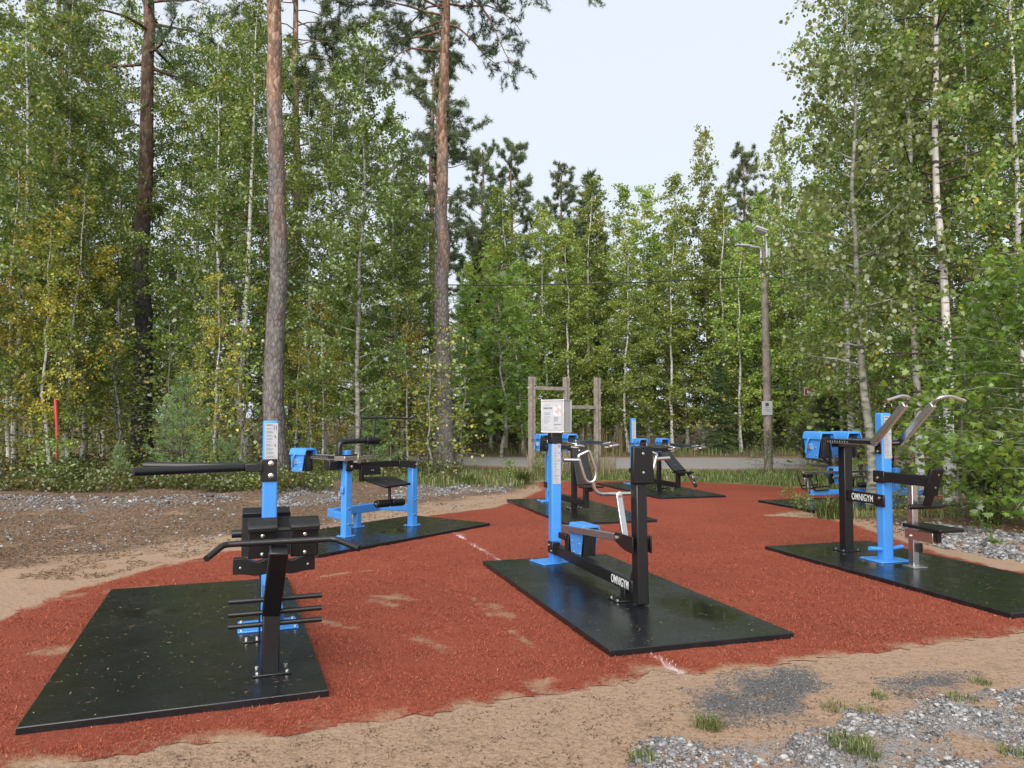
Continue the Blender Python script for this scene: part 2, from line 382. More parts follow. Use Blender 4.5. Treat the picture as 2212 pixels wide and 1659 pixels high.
SEAMS = [((1050, 1140), (1135, 1134), .05, .75), ((1215, 1192), (1300, 1172), .05, .75), ((880, 1230), (1190, 1440), .012, .5), ((1640, 1390), (1800, 1425), .02, .6), ((1440, 1085), (1600, 1110), .02, .5), ((1090, 1078), (1190, 1062), .03, .5)]
WORN = [((900, 1384), (965, 1412), .05), ((1020, 1294), (1058, 1336), .018), ((1060, 1312), (1095, 1338), .06), ((1105, 1368), (1152, 1404), .03), ((828, 1290), (868, 1298), .10), ((690, 1345), (760, 1362), .05), ((800, 1302), (850, 1312), .05),
        ((230, 1283), (330, 1272), .06), ((80, 1415), (130, 1410), .10), ((700, 1248), (800, 1235), .035), ((360, 1225), (430, 1215), .05), ((120, 1296), (160, 1290), .08), ((985, 1152), (1000, 1160), .03), ((1180, 1476), (1164, 1500), .05), ((1385, 1452), (1440, 1445), .05)]
def turf_grid(step, keep):
    x0, y0 = TURF.min(0) - .2; x1, y1 = TURF.max(0) + .2
    return np.arange(x0, x1, step), np.arange(y0, y1, step)
def turf_attrs(x, y):
    edge = sdist(TURF, x, y)
    s = np.clip((edge + .17) / .17, 0, 1.1) * np.clip(.70 + .8 * fbm(x, y, .5, 40), .25, 1)
    for a, b_, w in WORN:
        s = np.maximum(s, np.clip(1.05 - seg_dist(x, y, pix(*a), pix(*b_)) / (w * 2.0), 0, .85) * np.clip(.72 + .45 * fbm(x, y, .45, 44, 3), 0, 1))
    ln = np.max([np.clip((.055 - seg_dist(x, y, pix(*a), pix(*b_))) / .03, 0, 1) for a, b_ in LINES], axis=0) * np.clip(.40 + .25 * fbm(x, y, .8, 50), 0, 1)
    sm = np.max([np.clip((w - seg_dist(x, y, pix(*a), pix(*b_))) / w * 1.5, 0, s_) for a, b_, w, s_ in SEAMS], axis=0)
    return s, ln, sm
def turf_edge(x, y): return sdist(TURF, x, y) + .05 * fbm(x, y, .35, 60) + .02 * fbm(x, y, .08, 61, 2)
tx = np.concatenate([np.arange(-4.6, 5.2, .045), np.arange(5.2, TURF[:, 0].max() + .3, .12)]); ty = np.concatenate([np.arange(2.8, 12, .045), np.arange(12, 20, .1)])
X, Y = np.meshgrid(tx, ty); xs, ys = X.ravel(), Y.ravel()
ed = turf_edge(xs, ys); ok = ed < 0
idx = np.arange(len(xs)).reshape(len(ty), len(tx)); Fq = np.stack([idx[:-1, :-1], idx[:-1, 1:], idx[1:, 1:], idx[1:, :-1]], -1).reshape(-1, 4)
Fq = Fq[ok[Fq].any(1)]; used = np.unique(Fq); remap = np.full(len(xs), -1); remap[used] = np.arange(len(used)); Fq = remap[Fq]
xs, ys = xs[used].copy(), ys[used].copy()
for it in range(3):                                                         # rim vertices slide onto the outline
    ed = turf_edge(xs, ys); o_ = np.where(ed > 0)[0]; e_ = .01
    gxx = (turf_edge(xs[o_] + e_, ys[o_]) - ed[o_]) / e_; gyy = (turf_edge(xs[o_], ys[o_] + e_) - ed[o_]) / e_; g2 = np.maximum(gxx ** 2 + gyy ** 2, .3)
    st_ = np.clip(ed[o_], 0, .07); xs[o_] -= st_ * gxx / g2; ys[o_] -= st_ * gyy / g2
pa, pb = np.stack([xs, ys], 1)[Fq[:, 2]] - np.stack([xs, ys], 1)[Fq[:, 0]], np.stack([xs, ys], 1)[Fq[:, 3]] - np.stack([xs, ys], 1)[Fq[:, 1]]
Fq = Fq[(pa[:, 0] * pb[:, 1] - pa[:, 1] * pb[:, 0]) > 2e-4]                  # drop folded rim faces
for q_ in range(4):
    e0 = np.stack([xs, ys], 1)[Fq[:, (q_ + 1) % 4]] - np.stack([xs, ys], 1)[Fq[:, q_]]; e1 = np.stack([xs, ys], 1)[Fq[:, (q_ + 2) % 4]] - np.stack([xs, ys], 1)[Fq[:, (q_ + 1) % 4]]
    Fq = Fq[(e0[:, 0] * e1[:, 1] - e0[:, 1] * e1[:, 0]) > -1e-5]
ed = turf_edge(xs, ys); zz = .003 + .016 * np.clip(-ed / .16, 0, 1) + .004 * fbm(xs, ys, .6, 62, 3)
s_, ln_, sm_ = turf_attrs(xs, ys)
link('turf', np_mesh('turf', np.stack([xs, ys, zz], 1), Fq, MATS['turf'], True, dict(sand=s_, line=ln_, seam=sm_)), label='worn red artificial turf surface with faded white line', kind='structure')
# short fibres standing out of the turf
N = 330000
u = rng.random(N); yy = 1 / (1 / 3.0 - u * (1 / 3.0 - 1 / 13.0)); xx = rng.uniform(-.75, .75, N) * yy
ed = turf_edge(xx, yy); keep = ed < .02; xx, yy, ed = xx[keep], yy[keep], ed[keep]
s_, ln_, sm_ = turf_attrs(xx, yy); keep = rng.random(len(xx)) > s_ * 1.1; xx, yy, ed, ln_, sm_ = (q[keep] for q in (xx, yy, ed, ln_, sm_))
n = len(xx); th = rng.uniform(0, 2 * math.pi, n); le = rng.uniform(.012, .028, n) * np.clip(yy / 5, .8, 1.15); wd = rng.uniform(.0016, .003, n) * np.clip(yy / 5, .9, 1.5)
base = np.stack([xx, yy, .008 + .010 * np.clip(-ed / .10, 0, 1)], 1); dx, dy = np.cos(th), np.sin(th)
tip = base + np.stack([dx * le * .8, dy * le * .8, le * rng.uniform(.2, .6, n)], 1); sdv = np.stack([-dy * wd, dx * wd, 0 * wd], 1)
V = np.stack([base - sdv, base + sdv, tip], 1).reshape(-1, 3)
m = bpy.data.materials.new('turf_fibre'); m.use_nodes = True; nt = m.node_tree; b = nt.nodes['Principled BSDF']; b.inputs['Roughness'].default_value = .7; b.inputs['Specular IOR Level'].default_value = .2
a = nt.nodes.new('ShaderNodeAttribute'); a.attribute_name = 'rnd'; r = nt.nodes.new('ShaderNodeValToRGB'); e = r.color_ramp.elements
e[0].color = (.11, .016, .008, 1); e[1].position = .9; e[1].color = (.40, .115, .066, 1); q = e.new(.5); q.color = (.23, .054, .030, 1); q = e.new(1.0); q.color = (.62, .45, .4, 1)
nt.links.new(a.outputs['Fac'], r.inputs[0]); nt.links.new(r.outputs[0], b.inputs['Base Color'])
rv = np.where(ln_ > .2, np.where(rng.random(n) < .45, 1.0, .7), np.clip(rng.normal(.5, .22, n), 0, .9))
link('turf_fibres', np_mesh('turf_fibres', V, np.arange(3 * n).reshape(-1, 3), m, False, dict(rnd=np.repeat(rv, 3))), label='short red plastic fibres of the turf', kind='stuff', cat='turf')
# ------------------------------------------------------------------ rubber mats
MT = .048
m, b, nt, noise, ramp, mixc, attr, soft, bump = attr_mat('rubber', .3)
n_s, n_d, n_f = noise(2.3, 5, .6), noise(7, 4), noise(120, 2)
b.inputs['Specular IOR Level'].default_value = .5
def maprange(src, a0, a1, b0, b1):
    r = nt.nodes.new('ShaderNodeMapRange'); r.inputs[1].default_value = a0; r.inputs[2].default_value = a1
    r.inputs[3].default_value = b0; r.inputs[4].default_value = b1; nt.links.new(src, r.inputs[0]); return r.outputs[0]
wet = attr('wet')
ad = nt.nodes.new('ShaderNodeMath'); ad.operation = 'MULTIPLY_ADD'; ad.inputs[1].default_value = 1.3; nt.links.new(n_s, ad.inputs[0]); nt.links.new(wet, ad.inputs[2])
pud = maprange(ad.outputs[0], 1.0, 1.5, 0, 1)
rf = nt.nodes.new('ShaderNodeMix'); rf.data_type = 'FLOAT'; nt.links.new(pud, rf.inputs[0]); nt.links.new(maprange(n_s, .3, .7, .15, .34), rf.inputs[2]); rf.inputs[3].default_value = .06
nt.links.new(rf.outputs[0], b.inputs['Roughness'])
dust = ramp(noise(1.7, 6, .65), [(.52, (0, 0, 0)), (.8, (.45, .45, .45))])
nt.links.new(mixc(dust, ramp(n_d, [(.3, (.005, .0057, .0072)), (.7, (.0095, .0105, .013))]), ramp(n_f, [(.35, (.012, .011, .010)), (.7, (.035, .031, .026))])), b.inputs['Base Color'])
bs = nt.nodes.new('ShaderNodeMath'); bs.operation = 'MULTIPLY_ADD'; bs.inputs[1].default_value = -.25; bs.inputs[2].default_value = .26; nt.links.new(pud, bs.inputs[0])
bpn = nt.nodes.new('ShaderNodeBump'); bpn.inputs['Distance'].default_value = .003; nt.links.new(n_f, bpn.inputs['Height']); nt.links.new(bs.outputs[0], bpn.inputs['Strength']); nt.links.new(bpn.outputs[0], b.inputs['Normal'])
MATS['rubber'] = m
MATFRAMES = []
def rubber_mat(cx, cy, yaw, w, l, label, wet):
    hx, hy = w / 2, l / 2; nx_, ny_ = 15, 33
    bm = bmesh.new()
    gx_ = np.linspace(-hx, hx, nx_); gy_ = np.linspace(-hy, hy, ny_)
    top = [[bm.verts.new((x, y, MT)) for x in gx_] for y in gy_]
    for i in range(ny_ - 1):
        for j in range(nx_ - 1): bm.faces.new((top[i][j], top[i][j + 1], top[i + 1][j + 1], top[i + 1][j]))
    ring = [top[0][j] for j in range(nx_)] + [top[i][-1] for i in range(1, ny_)] + [top[-1][j] for j in range(nx_ - 2, -1, -1)] + [top[i][0] for i in range(ny_ - 2, 0, -1)]
    low = [bm.verts.new((v.co.x * 1.003, v.co.y * 1.0015, .004)) for v in ring]; n_ = len(ring)
    for i in range(n_): bm.faces.new((ring[i], low[i], low[(i + 1) % n_], ring[(i + 1) % n_]))
    bm.normal_update(); me = bpy.data.meshes.new('rubber_mat'); bm.to_mesh(me); bm.free(); me.materials.append(MATS['rubber'])
    co = np.empty(len(me.vertices) * 3, np.float32); me.vertices.foreach_get('co', co); co = co.reshape(-1, 3)
    wv = np.zeros(len(co))
    for (px_, py_, rx, ry) in wet: wv = np.maximum(wv, np.clip(1.25 - np.hypot((co[:, 0] - px_) / rx, (co[:, 1] - py_) / ry), 0, 1))
    a_ = me.attributes.new('wet', 'FLOAT', 'POINT'); a_.data.foreach_set('value', wv.astype(np.float32))
    o = link('rubber_mat', me, label=label, cat='mat', group='black rubber mats under the machines')
    o.location = (cx, cy, .012); o.rotation_euler = (0, 0, R(yaw))
    md = o.modifiers.new('edge', 'BEVEL'); md.width = .006; md.segments = 2; md.limit_method = 'ANGLE'; md.angle_limit = R(40)
    MATFRAMES.append((cx, cy, R(yaw), w, l)); return o
rubber_mat(-2.31, 5.64, 20.3, 1.52, 3.24, 'large wet black rubber mat under the dip bar tower, nearest on the left', [(-.32, .62, .34, .22)])
rubber_mat(.85, 6.88, 17, 1.43, 3.27, 'wet black rubber mat under the pushing machine with the notice box', [(.42, -.85, .32, .6)])
rubber_mat(4.17, 7.82, 16, 1.47, 3.25, 'puddled black rubber mat under the seated pull-down machine, cut by the photo edge', [(-.3, 1.1, .4, .5), (-.1, .3, .5, .4)])
rubber_mat(-1.86, 10.33, 54, 3.14, 1.52, 'black rubber mat strewn with needles under the four-legged blue machine', [(.2, -.2, .4, .3)])
rubber_mat(1.04, 12.94, 15.5, 1.45, 3.3, 'black rubber mat under the upright backrest press bench', [])
rubber_mat(3.08, 16.5, 14.8, 1.42, 3.35, 'farthest black rubber mat, under the reclined press bench', [(.1, -.2, .5, .6)])
rubber_mat(6.35, 13.9, 16, 3.3, 1.55, 'black rubber mat under the low machine half hidden by plants', [(-.6, 0, .5, .4)])
MZ = MT + .012

# ------------------------------------------------------------------ shared machine parts
def weight_box(root, loc, rz, flip=1):
    """blue sliding weight: black core with blue hood, side plates, lever, guard rail and bolts; long axis local y"""
    c = MB().box((0, 0, -.03), (.125, .27, .24))
    for k in range(4): c.box((.02 * k - .03, -.137, -.04), (.006, .006, .2))
    core = c.build('weight_box', 'black', root, .004); core.location = loc; core.rotation_euler = (0, 0, rz)
    prof = [(-.105, .06), (-.105, .085), (-.085, .14), (-.07, .15), (.07, .15), (.085, .14), (.105, .085), (.105, .06), (.092, .06), (.075, .125), (-.075, .125), (-.092, .06)]
    MB().prism(prof, (0, -.175, 0), (0, .15, 0)).build('hood', 'blue', core, .003)
    for s in (-1, 1):
        x = s * .078
        pl = MB(); pts = [(-.15, .14), (.145, .14), (.15, .06), (.115, -.165), (-.09, -.165), (-.14, .07)]
        pl.add([(x + e * .005, y, z) for e in (-1, 1) for y, z in pts], [tuple(range(5, -1, -1)), tuple(range(6, 12))] + [(i, (i + 1) % 6, (i + 1) % 6 + 6, i + 6) for i in range(6)])
        pl.build('side_plate', 'blue', core, .002)
        bl = MB()
        for y, z in ((-.11, .09), (.11, .10), (.06, -.13), (-.07, -.13), (-.06, -.04), (.1, -.03)): bl.bolt((x + s * .005, y, z), (s, 0, 0))
        bl.build('bolts', 'steel', core)
        if s == -flip:
            MB().tube([(x + s * .012, .02, .085), (x + s * .03, .035, .06), (x + s * .035, .06, 0), (x + s * .03, .085, -.10)], .013, 8, fillet=.03).build('lever', 'blue', core)
            MB().prism([(0, 0), (.05, 0), (.05, .06), (.03, .07)], (x + s * .006, -.0, -.06), (x + s * .03, -.0, -.06)).build('lever_bracket', 'steel_dull', core)
    g = MB().box((-flip * .06, .19, -.02), (.014, .018, .30))
    for z in (.1, .06, -.12): g.tube([(-flip * .06, .11, z), (-flip * .06, .19, z)], .011, 8)
    g.build('guard_rail', 'black', core, .002)
    return core
def rail(root, p0, p1, w=.03, h=.045, ticks=True, side=-1):
    o = MB().bar(p0, p1, w, h).build('scale_rail', 'steel', root, .002)
    p0, p1 = Vector(p0), Vector(p1); d = (p1 - p0); L = d.length; d.normalize(); sv = d.cross(Vector((0, 0, 1))).normalized() * side
    MB().bar(p0 + d * .02 + sv * (w / 2), p1 - d * .02 + sv * (w / 2), .003, h * .62).build('scale_strip', 'black', o)
    if ticks:
        t = MB()
        for k in range(9): q = p0 + d * (.05 + .04 * k) + sv * (w / 2 + .002); t.bar(q - Vector((0, 0, h * .25)), q + Vector((0, 0, h * (.05 + .1 * (k % 2)))), .004, .002, d)
        t.build('scale_marks', 'lettering', o)
    return o
def base_plate(root, c, w, d, m='blue', bolts=True, rz=0, t=.012):
    o = MB().box((0, 0, t / 2), (w, d, t)).build('base_plate', m, root, .004); o.location = c; o.rotation_euler = (0, 0, rz)
    if bolts:
        b_ = MB()
        for sx in (-1, 1):
            for sy in (-1, 1): b_.bolt((sx * (w / 2 - .025), sy * (d / 2 - .025), t), (0, 0, 1), .012, .012, 6)
        b_.build('bolts', 'steel', o)
    return o
def label_sheet(root, loc, w, h, rz, rows=24, title='OMNIGYM', seed=1):
    """instruction sticker on a post: upright sheet facing local -y, with header, figures and rows of small print"""
    s = MB().box((0, 0, 0), (w, .0016, h)).build('instruction_label', 'paper', root); s.location = loc; s.rotation_euler = (0, 0, rz)
    r_ = random.Random(seed)
    ln = MB(); z = h * .40
    while z > -h * .48:
        blk = r_.choice((2, 3, 4))
        for k in range(blk):
            x0 = -w * .42; x1 = x0 + w * r_.uniform(.35, .62 if z > -h * .1 else .82)
            if z < -h * .48: break
            ln.box(((x0 + x1) / 2, -.0013, z), (x1 - x0, .0008, h * .0055)); z -= h * .0135
        z -= h * .022
    ln.build('printed_lines', 'ink_grey', s)
    f = MB()
    for k, zz_ in enumerate((.22, .05)):                                         # small pictures of a moving lever
        f.bar((w * .18, -.0014, h * (zz_ + .05)), (w * .38, -.0014, h * zz_), .0008, w * .05, (0, 1, 0)); f.box((w * .3, -.0014, h * (zz_ + .02)), (w * .05, .0008, h * .05))
    for k in range(2):                                                           # two standing figures by the header
        x = w * (.20 + .17 * k); f.box((x, -.0014, h * .425), (w * .055, .0008, h * .045)); f.box((x - w * .015, -.0014, h * .385), (w * .02, .0008, h * .04)); f.box((x + w * .015, -.0014, h * .385), (w * .02, .0008, h * .04)); f.box((x, -.0014, h * .458), (w * .03, .0008, h * .012))
    f.build('pictures', 'ink', s)
    rd = MB(); zc = -h * .32
    for z in (-h * .18, -h * .42): rd.box((0, -.0014, z), (w * .88, .0008, h * .004))
    for x in (-w * .44, w * .44): rd.box((x, -.0014, -h * .30), (w * .012, .0008, h * .24))
    rd.build('warning_frame', 'ink_red', s)
    lettering(title, h * .022, s, (-w * .16, -.0016, h * .462), (R(90), 0, 0), 'ink', .01, 'label_title', w * .48)
    return s
def roller(root, p0, p1, r, core=None):
    p0, p1 = Vector(p0), Vector(p1); d = (p1 - p0).normalized()
    o = MB().tube([p0, p0 + d * .012, p1 - d * .012, p1], [r * .82, r, r, r * .82], 18).build('roller', 'pad', root)
    b_ = MB()
    for p, n in ((p0, -d), (p1, d)): b_.bolt(p, n, r * .3, .004)
    b_.build('end_bolts', 'steel', o); return o
def board(root, name, quad, th, n, bolts=(), m='pad', bev=.006):
    """thick padded board: four corners, thickness th against normal n"""
    q = [Vector(p) for p in quad]; n = Vector(n).normalized()
    o = MB().add(q + [p - n * th for p in q], [(0, 1, 2, 3), (7, 6, 5, 4)] + [(i, i + 4, (i + 1) % 4 + 4, (i + 1) % 4) for i in range(4)]).build(name, m, root, bev)
    if bolts:
        b_ = MB()
        for u, v in bolts: b_.bolt(q[0].lerp(q[1], u).lerp(q[3].lerp(q[2], u), v), n, .011, .005, 10)
        b_.build('bolts', 'steel', o)
    return o
GRP = 'outdoor gym machines'

# ------------------------------------------------------------------ A: dip bar tower with leaning back-extension column
t = empty('dip_bar_tower', (-1.80, 5.70, MZ), R(20), label='blue post tower with long dip bars and leaning black column with handlebar', cat='gym machine', group=GRP)
MB().box((0, 0, .755), (.106, .106, 1.51)).build('post', 'blue', t, .012)
base_plate(t, (0, -.0, 0), .42, .30)
label_sheet(t, (.006, -.0545, 1.30), .09, .385, 0, seed=3)
k = MB().box((-.01, -.0595, 1.145), (.118, .012, .165)).build('clamp_plate', 'black', t, .008)
MB().bolt((.005, -.065, 1.195), (0, -1, 0), .02, .014, 12).bolt((.005, -.065, 1.105), (0, -1, 0), .02, .014, 12).build('bolts', 'steel', k)
MB().box((-.115, -.02, 1.17), (.12, .16, .06)).build('bar_socket', 'black', t, .006)
for a, nm_ in ((R(203), 0), (R(157), 1)):
    y0 = -.04 + .06 * nm_
    MB().tube([(-.14, y0, 1.17), (-.14 + .80 * math.cos(a), y0 + .80 * math.sin(a), 1.175)], .028, 16).build('dip_bar', 'black', t)
board(t, 'back_pad', [(-.19, .10, .815), (.16, .10, .815), (.16, .08, .50), (-.19, .08, .50)], .05, (0, -1, 0))
board(t, 'back_pad_top', [(-.185, .16, .855), (.155, .16, .855), (.155, .085, .82), (-.185, .085, .82)], .04, (0, -.35, 1))
MB().tube([(-.26, .17, .66), (.22, .17, .66)], .03, 12).build('cross_tube', 'black', t)
MB().bar((0, -.05, .31), (0, -1.03, .31), .10, .10).build('beam', 'blue', t, .01)
MB().bar((-.07, -.36, .46), (-.07, -.36, .0), .012, .05, (0, 1, 0)).build('side_strut', 'black', t, .002)
base_plate(t, (-.12, -.36, 0), .12, .09, 'black', t=.01)
MB().bar((-.0, -.30, .33), (0, -.78, .585), .06, .03).build('pad_arm', 'black', t, .004)
# calf pad with two hollows
xs_ = np.linspace(-.25, .25, 33); top_ = .098 - .03 * np.exp(-((np.abs(xs_) - .105) / .05) ** 2) ; low_ = .0 - .016 * np.exp(-((np.abs(xs_) - .105) / .06) ** 2)
prof = [(x, z) for x, z in zip(xs_, top_)] + [(x, z) for x, z in zip(xs_[::-1], low_[::-1])]
n = len(prof)
cp = MB().add([(x, y, .55 + z) for y in (-.84, -.77) for x, z in prof], [tuple(range(n)), tuple(range(2 * n - 1, n - 1, -1))] + [(i, (i + 1) % n, (i + 1) % n + n, i + n) for i in range(n)]).build('calf_pad', 'pad', t, .004)
MB().bolt((-.205, -.84, .59), (0, -1, 0), .008, .003).bolt((.205, -.84, .59), (0, -1, 0), .008, .003).build('bolts', 'steel', cp)
cj, ct = Vector((-.028, -1.07, .36)), Vector((-.004, -1.42, .80)); cdir = (ct - cj).normalized()
MB().box((-.028, -1.07, .18), (.10, .10, .36)).build('column_foot', 'black', t, .008)
MB().bar(cj - cdir * .02, ct, .104, .10, (0, -1, .3)).build('leaning_column', 'black', t, .008)
base_plate(t, (-.02, -1.07, 0), .22, .17, 'black')
for z in (.435, .358, .288): MB().tube([(-.272, -1.07, z), (.272, -1.07, z)], .0155, 14).build('foot_bar', 'black', t)
hb = ct + Vector((.006, .0, .032))
MB().tube([hb + Vector((-.385, -.16, -.045)), hb + Vector((-.30, .0, 0)), hb + Vector((.30, .0, 0)), hb + Vector((.42, -.15, -.04))], .0175, 14, fillet=.03).build('handlebar', 'black', t)
for x in (-.087, .155):                                                # hip pads: upright block under an overhanging rounded cap
    lo_ = [(-1.175, .70), (-1.195, .875), (-1.13, .875), (-1.11, .70)]
    hp = MB().add([(x + e * .080, y, z) for e in (-1, 1) for y, z in lo_], [(0, 1, 2, 3), (7, 6, 5, 4)] + [(i, i + 4, (i + 1) % 4 + 4, (i + 1) % 4) for i in range(4)]).build('hip_pad', 'pad', t, .006)
    cap_ = [(-1.235, .862), (-1.238, .885), (-1.225, .905), (-1.19, .922), (-1.14, .932), (-1.09, .930), (-1.05, .915), (-1.04, .895), (-1.06, .872)]; n = len(cap_)
    MB().add([(x + e * .083, y, z) for e in (-1, 1) for y, z in cap_], [tuple(range(n)), tuple(range(2 * n - 1, n - 1, -1))] + [(i, i + n, (i + 1) % n + n, (i + 1) % n) for i in range(n)]).build('pad_cap', 'pad', hp, .004)
    MB().bolt((x + .0, -1.195, .835), (0, -1, 0), .011, .006).bolt((x - .0, -1.18, .725), (0, -1, 0), .011, .006).build('bolts', 'steel', hp)
MB().tube([(-.05, -1.17, .865), (.10, -1.17, .865)], .012, 10).build('pad_axle', 'black', t)
MB().bar((.012, -1.36, .76), (.012, -1.16, .80), .06, .03).build('pad_bracket', 'black', t, .003)

# ------------------------------------------------------------------ C: pushing machine with notice box
t = empty('chest_push_machine', (.459, 8.214, MZ), R(17), label='middle gym machine with grey notice box, steel loop handles and black back pad', cat='gym machine', group=GRP)
MB().box((0, 0, .64), (.112, .112, 1.28)).build('post', 'blue', t, .014)
base_plate(t, (-.02, .0, 0), .42, .30, rz=R(12))
MB().box((0, 0, 1.31), (.122, .122, .12)).build('post_collar', 'black', t, .006)
label_sheet(t, (.0, -.0585, 1.045), .088, .44, 0, seed=8)
nb = MB().box((0, 0, 0), (.26, .19, .345)).build('notice_box', 'box_grey', t, .006); nb.location = (.02, .0, 1.545); nb.rotation_euler = (0, 0, R(-47))
fr_ = MB()
for x in (-.128, .128):
    for y in (-.093, .093): fr_.box((x, y, 0), (.014, .014, .352))
for z in (-.17, .17):
    for y in (-.094, .094): fr_.box((0, y, z), (.25, .012, .014))
    for x in (-.129, .129): fr_.box((x, 0, z), (.012, .18, .014))
fr_.build('box_trim', 'alu', nb, .002)
cb = MB()
for x in (-.128, .128):
    for y in (-.1, .1):
        for z in (-.168, .168): cb.bolt((x, y, z), (0, 1 if y > 0 else -1, 0), .009, .006, 10)
cb.build('corner_studs', 'steel', nb)
MB().box((-.005, -.0965, .005), (.225, .0016, .30)).build('poster', 'paper', nb)
lettering('OMNIGYM', .020, nb, (-.058, -.0982, .085), (R(90), 0, 0), 'ink', .012, 'poster_title', .098)
MB().box((.058, -.098, .062), (.088, .001, .115)).build('poster_photo', 'photo_print', nb)
pl = MB()
for z in (.118,): pl.box((-.06, -.0982, z), (.06, .0006, .004))
for z, w in ((.035, .075), (.02, .07)): pl.box((-.065, -.0982, z), (w, .0006, .006))
for k_, w in enumerate((.08, .078, .05, .082, .07, .06, .045)): pl.box((-.105 + w / 2, -.0982, -.005 - .0125 * k_), (w, .0006, .003))
for k_, w in enumerate((.05, .055, .048, .05, .04)): pl.box((.017 + w / 2, -.0982, -.012 - .0115 * k_), (w, .0006, .005))
for x, z, w in ((-.075, -.115, .06), (-.08, -.128, .05), (.04, -.118, .05), (.045, -.13, .045)): pl.box((x, -.0982, z), (w, .0006, .003))
pl.box((.058, -.0982, -.088), (.085, .0006, .012))
pl.build('poster_text', 'ink_grey', nb)
# lower beam, foot, leaning end column, pad
MB().bar((0, -.05, .135), (0, -1.93, .135), .08, .105).build('beam', 'black', t, .008)
k = MB().box((-.035, -.06, .16), (.09, .14, .12)).build('post_clamp', 'black', t, .006)
MB().bolt((-.08, -.02, .18), (-1, 0, 0), .014, .01).bolt((-.08, -.1, .13), (-1, 0, 0), .014, .01).build('bolts', 'steel', k)
lettering('OMNIGYM', .072, t, (-.0412, -1.70, .137), (R(90), 0, R(-90)), bold=.018, width=.34)
MB().box((0, -1.76, .045), (.09, .08, .09)).build('foot', 'black', t, .004)
base_plate(t, (0, -1.78, 0), .30, .17, 'black')
MB().bar((.015, -1.985, .01), (.015, -1.955, 1.10), .098, .115, (0, -1, 0)).build('end_column', 'black', t, .012)
g_ = MB(); g_.add([(x, y, z) for x in (-.02, .03) for y, z in ((-1.92, .19), (-1.86, .19), (-1.92, .30))], [(0, 1, 2), (5, 4, 3), (0, 3, 4, 1), (1, 4, 5, 2), (2, 5, 3, 0)]); g_.build('gusset', 'black', t)
board(t, 'back_pad', [(-.075, -2.05, 1.30), (.10, -2.05, 1.30), (.118, -2.055, .99), (-.088, -2.055, .99)], .05, (0, -1, 0), ((.5, .2), (.5, .7)), bev=.012)
# pivot bracket, arm, stop and weight
for x in (-.068, .098):
    br = MB().add([(x + e * .006, y, z) for e in (-1, 1) for y, z in ((-2.02, .56), (-2.02, .42), (-1.86, .43), (-1.66, .48), (-1.66, .535), (-1.70, .555))], [tuple(range(5, -1, -1)), tuple(range(6, 12))] + [(i, (i + 1) % 6, (i + 1) % 6 + 6, i + 6) for i in range(6)]).build('pivot_bracket', 'black', t, .003)
    MB().bolt((x - .006, -1.71, .508), (-1, 0, 0), .024, .014, 14).build('pivot_bolt', 'steel', br)
MB().bar((-.02, -.32, .40), (-.02, -1.74, .505), .045, .06).build('weight_arm', 'steel_dull', t, .004)
MB().box((-.0, -.40, .25), (.05, .10, .18)).build('stop_post', 'black', t, .004)
MB().box((-.02, -.33, .315), (.06, .20, .06)).build('stop_block', 'black', t, .006)
weight_box(t, (.075, -.62, .33), R(4), flip=-1)
MB().bar((.0, -1.73, .505), (.0, -1.60, .87), .055, .03, (0, 1, 0)).build('lever', 'steel', t, .004)
MB().bolt((.0, -1.615, .865), (0, -1, 0), .026, .02, 16).build('lever_cap', 'alu', t)
MB().tube([(-.245, -1.60, .985), (-.225, -1.60, .905), (-.17, -1.60, .868), (.17, -1.60, .868), (.225, -1.60, .905), (.245, -1.60, .985)], .016, 14, fillet=.04).build('handle_yoke', 'steel', t)
for s in (-1, 1):
    lp = [(s * .375, -1.60, 1.205), (s * .275, -1.60, 1.245), (s * .212, -1.60, 1.07), (s * .212, -1.60, 1.02), (s * .228, -1.60, .985), (s * .262, -1.60, .970), (s * .295, -1.60, .980), (s * .318, -1.60, 1.012)]
    MB().tube(lp, .0145, 12, closed=True, fillet=.016).build('loop_handle', 'steel', t)
    MB().tube([(s * .36, -1.60, 1.165), (s * .505, -1.585, 1.17)], .016, 12).build('side_grip', 'steel', t)

# ------------------------------------------------------------------ D: seated pull-down machine on the right
t = empty('pull_down_machine', (4.02, 8.29, MZ), R(16), label='right-hand pull-down machine with two slanting steel arms and curved handles', cat='gym machine', group=GRP)
MB().box((0, 0, .79), (.125, .11, 1.58)).build('post', 'blue', t, .016)
base_plate(t, (0, 0, 0), .40, .34)
label_sheet(t, (.008, -.0575, 1.32), .095, .46, 0, seed=12)
for s in (-1, 1): MB().tube([(s * .06, -.01, .12), (s * .215, -.01, .135)], .022, 12).build('foot_peg', 'blue', t)
MB().box((0, .60, .60), (.11, .11, 1.2)).build('rear_column', 'black', t, .01)
base_plate(t, (0, .60, 0), .24, .18, 'black')
MB().box((0, .60, 1.215), (.26, .14, .05)).build('column_head', 'black', t, .006)
MB().bar((0, .56, .64), (0, .0, .64), .06, .115).build('beam', 'black', t, .006)
k = MB().box((-.075, -.01, .64), (.022, .15, .13)).build('clamp_plate', 'black', t, .008)
MB().bolt((-.086, -.02, .665), (-1, 0, 0), .018, .012, 12).build('bolts', 'steel', k)
lettering('OMNIGYM', .075, t, (-.0315, .30, .64), (R(90), 0, R(-90)), bold=.018, width=.33)
k = MB().box((-.075, -.01, .895), (.022, .16, .13)).build('clamp_plate', 'black', t, .008)
MB().bolt((-.086, -.0, .88), (-1, 0, 0), .018, .012, 12).build('bolts', 'steel', k)
MB().bar((-.045, -.05, .895), (-.02, -.63, .895), .06, .11).build('pad_beam', 'black', t, .006)
